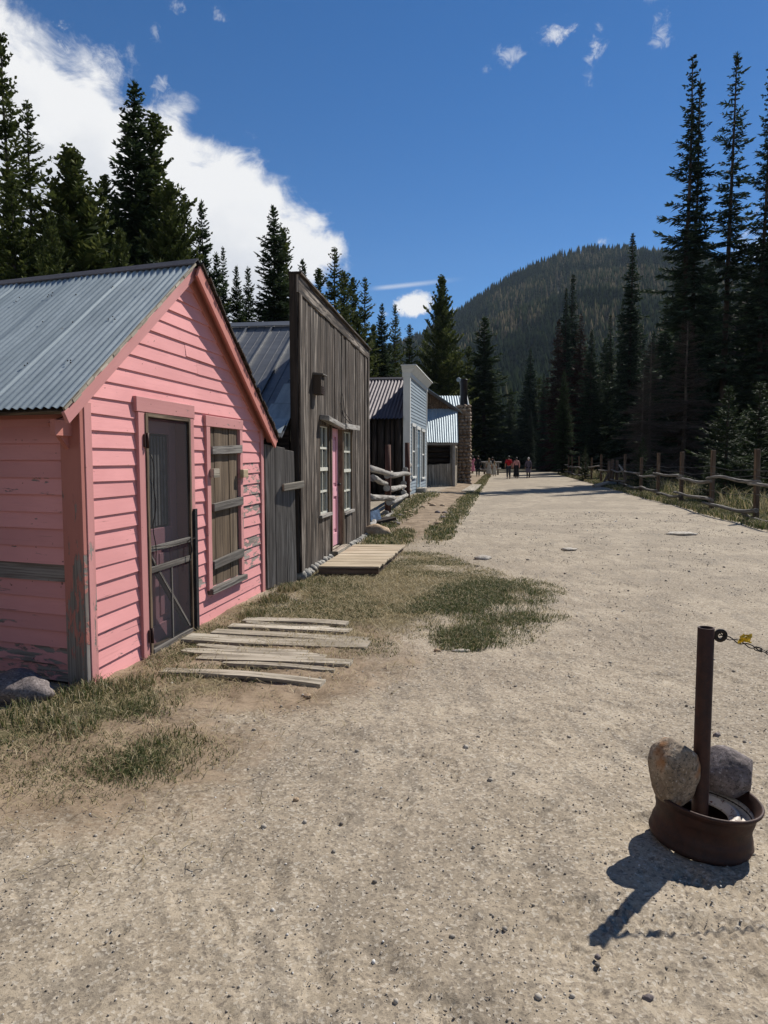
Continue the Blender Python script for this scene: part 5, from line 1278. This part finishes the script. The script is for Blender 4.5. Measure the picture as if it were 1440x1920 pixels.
def tree(key,x,y,h,label=None,w=1.0,rot=None,group=None,zb=None,cat='tree'):
    name,cm,tm,h0=PR[key]; k=h/h0; z=gz(x,y) if zb is None else zb
    e=bpy.data.objects.new(name,None); COL.objects.link(e); e.empty_display_size=.3; e.location=(x,y,z-.05)
    e.rotation_euler=(0,0,random.random()*6.28 if rot is None else rot)
    tag(e,label,cat,group)
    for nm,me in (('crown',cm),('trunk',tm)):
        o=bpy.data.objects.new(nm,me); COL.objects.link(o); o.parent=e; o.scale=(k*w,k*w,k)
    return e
def at(px,py,Y):   # world position and height of a tree whose tip shows in direction px,py at depth Y
    u=(px-720)/F_PX; v=(960-py)/F_PX; c,s=math.cos(PITCH),math.sin(PITCH); t=Y/(c+v*s); return u*t,Y,CAM_H+(-s+v*c)*t
GL='conifers standing behind the row of buildings'
LEFT=[(2,60,24,'piC',.95,'tallest dark pine cut by the left edge of the view, behind the pink cabin'),
(50,188,27,'piC',1.05,'second tall thin pine from the left, white cloud showing through its top'),
(135,282,23,'piA',1.3,'broad bushy olive pine standing above the middle of the pink cabin roof'),
(197,330,31,'piB',1.0,'slim pine in the gap between the bushy olive pine and the tall black spruce'),
(250,155,31,'spA',1.15,'tallest spruce on the left, dense and almost black against the white cloud'),
(288,215,31.5,'piB',1.15,'lanky pine touching the right side of the tallest black spruce'),
(318,345,27,'piA',.85,'short olive pine just left of the pink cabin roof peak'),
(345,366,33,'piB',.95,'pointed pine directly above the peak of the pink cabin roof'),
(378,380,38,'spB',.85,'narrow spruce with stepped branches right above the pink roof peak'),
(405,476,40,'spB',.9,'small spruce behind the right slope of the pink gable'),
(418,464,46,'spC',.8,'slim spruce second to the right of the pink roof peak'),
(443,499,42,'spA',.8,'small dark spruce rising over the ridge of the grey metal roof'),
(465,502,47,'spB',.8,'thin spruce left of the big dark spruce over the grey metal roof'),
(513,387,41,'spA',1.1,'big dark broad spruce immediately left of the weathered false front top'),
(531,428,43,'piB',1.0,'pine fused with the right side of the big dark spruce by the false front'),
(567,489,52,'spB',.95,'spruce peeping over the highest corner of the weathered false front'),
(598,505,55,'piB',1.0,'pine above the left part of the weathered false front'),
(627,463,50,'piC',1.2,'tall pine above the middle of the weathered false front'),
(645,510,56,'piB',1.1,'pine just right of the tall pine above the weathered false front'),
(662,522,60,'piB',1.0,'pine above the right end of the weathered false front'),
(684,520,62,'piC',1.1,'slender pine just right of the weathered false front'),
(716,570,66,'spA',.95,'dense dark spruce above the purple brown corrugated roof'),
(741,570,70,'piC',1.0,'open pine left of the small puffy cloud and above the brown roof'),
(768,608,74,'piC',1.3,'sparse round topped pine below the small puffy cloud'),
(800,618,95,'piB',1.0,'low distant pine behind the white cornice'),
(829,520,78,'piA',.85,'tall green pine towering over the log cabin roof'),
(852,640,86,'piA',.8,'shorter green pine right of the one over the log cabin'),
(909,596,84,'spB',1.55,'broad sunlit green conifer right of the stone chimney'),
(880,650,96,'piB',1.2,'green pine behind the flue of the stone chimney'),
(995,655,112,'fiD',1.1,'pale green fir standing alone at the end of the road'),
(960,735,118,'spB',1.0,'low conifer left of the lone fir at the road end'),
(700,610,75,'piA',.8,'olive pine low behind the purple brown roof'),
(672,600,56,'piA',.9,'olive pine low behind the right end of the false front'),
(610,560,48,'piA',.9,'olive pine half hidden by the weathered false front'),
(95,400,20,'piA',.7,'low olive pine between the two thin pines and the bushy pine'),
(20,330,21,'piB',1.1,'dull olive pine at the far left edge above the cabin roof'),
(225,430,22,'piA',.75,'low olive pine at the foot of the tallest black spruce')]
RIGHT=[(1300,106,46.5,'fiA',1.15,'leftmost of the three very tall firs, with a double trunk'),
(1377,93,48.5,'fiB',1.1,'middle of the three very tall firs, its bare trunk showing'),
(1446,125,47.5,'fiA',1.0,'rightmost of the three very tall firs, cut by the view edge'),
(1187,438,72,'fiC',1.15,'spire shaped fir standing alone against the forested hill'),
(1062,540,92,'fiC',1.1,'left one of the twin dark spires near the road end'),
(1075,513,94,'fiC',1.1,'right and taller one of the twin dark spires near the road end'),
(1048,600,88,'reA',1.2,'dark rusty fir at the foot of the twin spires'),
(1090,590,90,'reA',1.1,'rusty brown dying fir right of the twin spires'),
(1110,618,76,'fiD',1.0,'dark fir between the twin spires and the lone spire'),
(1058,695,70,'spA',.95,'low dark spruce in front of the twin spires'),
(1020,700,100,'fiC',1.2,'dark fir at the left edge of the right hand wood'),
(1145,590,85,'fiC',1.0,'slim dark fir left of the lone spire'),
(1168,560,84,'fiC',.9,'thin dark fir touching the lone spire'),
(1222,640,42,'deA',1.3,'grey leafless dead fir in front of the dark wood'),
(1207,690,40,'deA',1.0,'smaller bare grey fir left of the taller dead one'),
(1250,560,60,'fiD',1.1,'dark fir left below the three very tall firs'),
(1335,500,52,'fiD',1.2,'dark broad fir between the first two very tall firs'),
(1405,470,55,'fiC',1.5,'dark fir filling the gap between the last two very tall firs'),
(1290,600,44,'deA',1.3,'brownish twiggy dead fir below the double trunked fir'),
(1366,725,27,'yoA',1.25,'young green spruce just behind the fence between the two nearest posts'),
(1427,718,29,'yoA',1.3,'young green spruce behind the fence at the right edge'),
(1398,770,33,'yoA',1.3,'small young spruce between the two larger young spruces'),
(1205,820,34,'yoA',1.0,'small spruce sapling behind the middle of the log fence'),
(1098,838,50,'yoA',.9,'tiny spruce sapling by the far fence posts'),
(1330,850,24,'yoA',.8,'little spruce sapling left of the second nearest fence post')]
for i,(px,py,Y,k,w,lb) in enumerate(LEFT):
    x,y,zt=at(px,py,Y); tree(k,x,y,zt-gz(x,y),lb,w,group=GL)
for i,(px,py,Y,k,w,lb) in enumerate(RIGHT):
    x,y,zt=at(px,py,Y); tree(k,x,y,zt-gz(x,y),lb,w,rot=(R(8) if k=='fiA' else None),group='conifers of the wood right of the road')
# shaded mass of the right wood: individual trees nothing tells apart
rg=random.Random(5)
def limit(px):  # highest apparent tip row allowed for filler
    pts=[(960,760),(1010,720),(1040,640),(1100,630),(1180,600),(1240,580),(1300,500),(1440,470),(1600,500)]
    for (a,b),(c,d) in zip(pts,pts[1:]):
        if a<=px<=c: return b+(d-b)*(px-a)/(c-a)
    return 620
n=0; tries=0; placed=[]
while n<95 and tries<6000:
    tries+=1; Y=rg.uniform(34,125); px=rg.uniform(1010,1520); x=(px-720)/F_PX*Y; s,t=x*.163+Y*.987, x*.987-Y*.163
    if t<9.5+ (6.5 if Y<75 else 0) or any((x-a)**2+(Y-b)**2<6 for a,b in placed): continue
    py=limit(px)+rg.uniform(10,150); _,_,zt=at(px,py,Y)
    if zt<6 or zt>24: continue
    placed.append((x,Y)); n+=1
    tree(rg.choice(['spA','spC','fiD','fiC','spB','spA','deA' if Y<60 else 'fiD']),x,Y,zt-gz(x,Y),'dark conifer crowded in the shaded wood behind the log fence',rg.uniform(.95,1.35),group='crowded conifers of the shaded wood')
# end of the road
n=0
while n<34:
    Y=rg.uniform(100,150); px=rg.uniform(830,1080); x=(px-720)/F_PX*Y
    py=rg.uniform(700,800); _,_,zt=at(px,py,Y)
    if zt<5: continue
    n+=1; tree(rg.choice(['spA','fiD','spB','fiC','piB']),x,Y,zt-gz(x,Y),'dark conifer closing the far end of the road',rg.uniform(1.0,1.4),group='conifers closing the far end of the road')
# left filler behind the buildings
n=0;placed=[]
while n<66:
    Y=rg.uniform(24,85); px=rg.uniform(-120,860); x=(px-720)/F_PX*Y; t=x*.987-Y*.163
    if t>-9.5 or any((x-a)**2+(Y-b)**2<5 for a,b in placed): continue
    lim=float(np.interp(px,[-120,0,100,220,330,400,500,620,720,860],[380,400,440,450,470,540,560,570,640,660]))
    py=lim+rg.uniform(0,110); _,_,zt=at(px,py,Y)
    if zt<3.5: continue
    placed.append((x,Y)); n+=1
    tree(rg.choice(['piA','piB','spA','piA','spB']),x,Y,zt-gz(x,Y),'lower conifer crowded into the wood behind the buildings',rg.uniform(.9,1.2),group='lower conifers crowded behind the buildings')
# leafless brush by the left edge
mb=MB()
def twig(p,d,l,r,dep):
    q=p+d*l; mb.tube([p,p.lerp(q,.5)+V((rg.uniform(-1,1),rg.uniform(-1,1),rg.uniform(-1,1)))*l*.06,q],[r,r*.8,r*.6],4,cap=False)
    if dep:
        for k in range(3):
            nd=(d+V((rg.uniform(-.8,.8),rg.uniform(-.8,.8),rg.uniform(-.3,.7)))).normalized(); twig(p+d*l*rg.uniform(.5,1),nd,l*rg.uniform(.55,.8),r*.6,dep-1)
for k in range(7):
    b=V((-8.6+rg.uniform(-.6,.6),16.5+rg.uniform(-.6,.6),0)); twig(b,V((rg.uniform(-.2,.2),rg.uniform(-.2,.2),1)).normalized(),2.1,.035,5)
ob=mb.build('bare_shrub',M['pale_bark'],None,origin=(-8.6,16.5,0)); tag(ob,'tall leafless grey shrub at the left edge behind the pink cabin roof','shrub')

# ---------------------------------------------------------------- forested hill
SIL=[(-3000,900),(300,760),(600,740),(740,640),(790,622),(845,588),(900,548),(960,512),(1040,478),(1100,467),(1160,463),(1230,470),(1300,488),(1380,505),(1440,520),(1700,600),(2200,800)]
SX=np.array([(p-720)/F_PX*1400 for p,_ in SIL]); SZ=np.array([(860-q)/F_PX*1400-24 for _,q in SIL])
def hz(x,y):
    xs=x*1400/np.maximum(y,300.)*.55+x*.45; S=np.maximum(np.interp(xs,SX,SZ),0)
    k=np.clip((y-330)/1070,0,1)**1.12*np.where(y>1400,1-.55*sst(1400,2600,y),1)
    gul=(fbm(x*.006+3,y*.004+1,4)-.5)*80*sst(350,700,y)*sst(1380,1050,y)
    return S*k+gul-1.5
def make_hill():
    xs=np.arange(-900,1900,14.); ys=np.arange(300,2500,16.); X,Y=np.meshgrid(xs,ys); Zh=hz(X,Y)
    ny,nx=X.shape; idx=np.arange(ny*nx).reshape(ny,nx); F=np.stack([idx[:-1,:-1],idx[:-1,1:],idx[1:,1:],idx[1:,:-1]],-1).reshape(-1,4)
    tag(link('hill',np_mesh('hill',np.stack([X,Y,Zh],-1).reshape(-1,3),F,M['hill'],smooth=True)),kind='structure')
make_hill()
def make_forest():
    g=np.random.RandomState(21)
    N=36000; y=g.uniform(340,1460,N); u=g.uniform(-.04,.60,N); x=u*y
    z=hz(x,y); keep=(z>8)&(fbm(x*.012,y*.008,3)+.3*g.rand(N)>.42)
    # visible face only up to slightly past the crest
    x,y,z=x[keep],y[keep],z[keep]; n=len(x)
    h=g.uniform(12,30,n)*(.75+.4*fbm(x*.01,y*.01,2)); r=h*g.uniform(.13,.19,n)
    V_=[];K=5
    lay=[(.08,1.0,.45),(.28,.85,.68),(.50,.6,.86),(.68,.38,1.0)]
    az0=g.rand(n)*6.283
    for (zb,rr,zt) in lay:
        ring=[]
        for k in range(K):
            a=az0+6.283*k/K+g.randn(n)*.2; R_=r*rr*(.75+.5*g.rand(n)); ring.append(np.stack([x+R_*np.cos(a),y+R_*np.sin(a),z+h*(zb+.05*g.rand(n))],-1))
        ring.append(np.stack([x,y,z+h*zt],-1)); V_.append(np.stack(ring,1))
    v=np.concatenate(V_,1)  # n,24,3
    f=[]
    for l in range(4):
        for k in range(K): f.append((l*6+k,l*6+(k+1)%K,l*6+5))
    F=(np.array(f)[None]+np.arange(n)[:,None,None]*24).reshape(-1,3)
    tone=np.clip(sst(.42,.60,fbm(x*.009+9,y*.006,4))*.6+g.rand(n)**2*.6-.08,0,1)
    me=np_mesh('hillside_forest',v.reshape(-1,3),F,M['far'],np.repeat(tone,24)); print('forest',n)
    tag(link('hillside_forest',me),'far conifer forest covering the rounded hill beyond the road','forest',kind='stuff')
make_forest()

# ---------------------------------------------------------------- sky with clouds (by direction)
def make_world():
    w=bpy.data.worlds.new('World'); scene.world=w; w.use_nodes=True; t=w.node_tree; t.nodes.clear(); h=NT(t)
    out=t.nodes.new('ShaderNodeOutputWorld')
    sky=t.nodes.new('ShaderNodeTexSky'); sky.sky_type='NISHITA'; sky.sun_disc=False; sky.sun_elevation=SUN_EL; sky.sun_rotation=SUN_AZ
    sky.altitude=SKY_ALT; sky.air_density=SKY_AIR; sky.dust_density=SKY_DUST; sky.ozone_density=SKY_OZ
    skc=h.n('ShaderNodeHueSaturation',{'Hue':.503,'Saturation':1.33,'Color':sky.outputs[0]}).outputs[0]
    bg=h.n('ShaderNodeBackground',{'Color':skc,'Strength':SKY_STR}).outputs[0]
    d=h.n('ShaderNodeTexCoord').outputs['Generated']; X,Y,Zc=h.sep(d)
    az=h.math('ARCTAN2',X,Y); el=h.math('ARCSINE',Zc)
    def ae(px,py):
        u=(px-720)/F_PX; v=(960-py)/F_PX; c,s=math.cos(PITCH),math.sin(PITCH); D=V((u,c+v*s,-s+v*c)).normalized(); return math.atan2(D.x,D.y),math.asin(D.z)
    nv=h.vmul(d,(1.0,1.0,1.35))
    n_big=h.noise(nv,5.5,8,.58,.35); n_fine=h.noise(nv,17,8,.62,.6); n_soft=h.noise(nv,3.2,5,.5)
    N0=h.math('SUBTRACT',h.math('ADD',h.math('MULTIPLY',n_big,.62),h.math('MULTIPLY',n_fine,.38)),.5)
    # large bank: below a descending edge
    edge=[(-700,-500),(-300,-120),(0,25),(60,58),(110,118),(170,150),(215,215),(265,262),(330,252),(385,305),(430,330),(480,360),(530,425),(570,455),(606,478),(640,505),(700,640)]
    lo=[(-700,1200),(430,860),(500,590),(540,525),(580,490),(606,470),(640,460)]
    fc=t.nodes.new('ShaderNodeFloatCurve'); A0,A1=-1.2,.4
    def curve(tab):
        nd=t.nodes.new('ShaderNodeFloatCurve'); cu=nd.mapping.curves[0]; pts=[]
        for px,py in tab:
            a,e=ae(px,py); pts.append(((a-A0)/(A1-A0),(e+.6)/2.0))
        pts=[p for p in pts if 0<=p[0]<=1]
        cu.points[0].location=(0,pts[0][1]); cu.points[1].location=(1,pts[-1][1])
        for p in pts: cu.points.new(*p)
        for p in cu.points: p.handle_type='VECTOR'
        nd.mapping.update(); x_=h.math('DIVIDE',h.math('SUBTRACT',az,A0),A1-A0,clamp=True); t.links.new(x_,nd.inputs['Value'])
        return h.math('SUBTRACT',h.math('MULTIPLY',nd.outputs[0],2.0),.6)
    top=curve(edge); bot=curve(lo)
    up=h.math('SUBTRACT',top,el); dn=h.math('SUBTRACT',el,bot)
    sd_=h.math('MINIMUM',h.math('MINIMUM',up,dn),h.math('MULTIPLY',h.math('SUBTRACT',ae(598,470)[0],az),1.0))
    big=h.smooth(h.math('ADD',sd_,h.math('MULTIPLY',N0,.30)),-.050,-.005)
    sh_in=h.smooth(h.math('ADD',up,h.math('MULTIPLY',N0,.5)),.01,.16)
    mask=big
    def blob(px,py,rx,ry,k=1.0,w=.5,rot=0,ns=.9,soft=.25):
        a,e=ae(px,py); ca,sa=math.cos(R(rot)),math.sin(R(rot)); f=F_PX*.94
        dx=h.math('SUBTRACT',az,a); dy=h.math('SUBTRACT',el,e)
        u=h.math('DIVIDE',h.math('ADD',h.math('MULTIPLY',dx,ca),h.math('MULTIPLY',dy,sa)),rx/f); v=h.math('DIVIDE',h.math('SUBTRACT',h.math('MULTIPLY',dy,ca),h.math('MULTIPLY',dx,sa)),ry/f)
        r2=h.math('SQRT',h.math('ADD',h.math('MULTIPLY',u,u),h.math('MULTIPLY',v,v)))
        nn_=h.noise(d,f/max(rx,ry)*2.0*ns,8,.7,.5)
        s_=h.math('ADD',h.math('SUBTRACT',1.0,r2),h.math('MULTIPLY',h.math('SUBTRACT',nn_,.5),w*5))
        return h.math('MULTIPLY',h.smooth(s_,.05 if w<.3 else .35,(.45 if w<.3 else 1.35)),k)
    for b in ((1036,64,46,24,.75,.6,10),(1115,92,24,56,.7,.65,-10),(955,103,36,22,.45,.6),(912,130,12,8,.3),(1240,58,28,34,.4,.65,-30),(778,571,44,25,1.0,.22,0,1.0,.35),(720,588,22,10,.5,.4),(850,585,26,12,.5,.4),(625,455,38,26,.8,.5),(1131,454,18,12,.6,.5),(1432,462,70,75,1.0,.4,0,1.0,.5),
              (180,130,90,75,.7,.55,-25,.8,.9),(120,95,40,40,.55,.6,0,1.2,.8),(305,155,30,18,.5,.55),(470,275,40,22,.0),(330,8,22,14,.35,.6),(410,28,18,14,.35,.6),(290,58,14,22,.3,.6),(1222,-10,20,16,.4,.5)):
        if b[4]>0: mask=h.math('MAXIMUM',mask,blob(*b))
    # thin straight trail
    a,e=ae(700,541); a2,e2=ae(880,521); L=math.hypot(a2-a,e2-e); ux,uy=(a2-a)/L,(e2-e)/L
    dx=h.math('SUBTRACT',az,a); dy=h.math('SUBTRACT',el,e); al=h.math('ADD',h.math('MULTIPLY',dx,ux),h.math('MULTIPLY',dy,uy)); ac=h.math('ABSOLUTE',h.math('SUBTRACT',h.math('MULTIPLY',dy,ux),h.math('MULTIPLY',dx,uy)))
    tr=h.math('MULTIPLY',h.math('MULTIPLY',h.smooth(ac,.0045,.0),h.smooth(al,-.01,.02)),h.smooth(al,L,.04)); mask=h.math('MAXIMUM',mask,h.math('MULTIPLY',tr,.42))
    mask=h.math('MULTIPLY',mask,h.smooth(el,-.02,.03))
    cc=h.mix(h.smooth(h.math('ADD',h.math('MULTIPLY',n_soft,.5),h.math('MULTIPLY',n_big,.5)),.42,.58),(.62,.66,.74),(.90,.92,.96)); cc=h.mix(sh_in,(1.0,1.0,1.0),cc)
    cc=h.mix(h.smooth(n_fine,.42,.66,0,.5),cc,(1.0,1.0,1.0))
    cb=h.n('ShaderNodeBackground',{'Color':cc,'Strength':CLOUD_STR}).outputs[0]
    mx=h.n('ShaderNodeMixShader',{0:mask,1:bg,2:cb}); t.links.new(mx.outputs[0],out.inputs[0])
SKY_ALT=2400; SKY_AIR=1.0; SKY_DUST=.2; SKY_OZ=2.5; SKY_STR=.077; CLOUD_STR=.73
make_world()
def make_haze():
    mb=MB(); mb.box((-3000,-70,-12),(6000,0,0),(0,3000,0),(0,0,800)); m=bpy.data.materials.new('thin_mountain_air'); m.use_nodes=True; t=m.node_tree; t.nodes.clear()
    out=t.nodes.new('ShaderNodeOutputMaterial'); v=t.nodes.new('ShaderNodeVolumePrincipled'); v.inputs['Color'].default_value=(.62,.78,1,1); v.inputs['Density'].default_value=HAZE; v.inputs['Anisotropy'].default_value=.0
    t.links.new(v.outputs[0],out.inputs['Volume']); o=mb.build('haze',m,None,origin=(0,0,0)); tag(o,'thin bluish air between the viewer and the forested hill','haze',kind='stuff')
    m.cycles.homogeneous_volume=True if hasattr(m,'cycles') and hasattr(m.cycles,'homogeneous_volume') else None
HAZE=.00006
try: make_haze()
except Exception as ex: print('haze',ex)
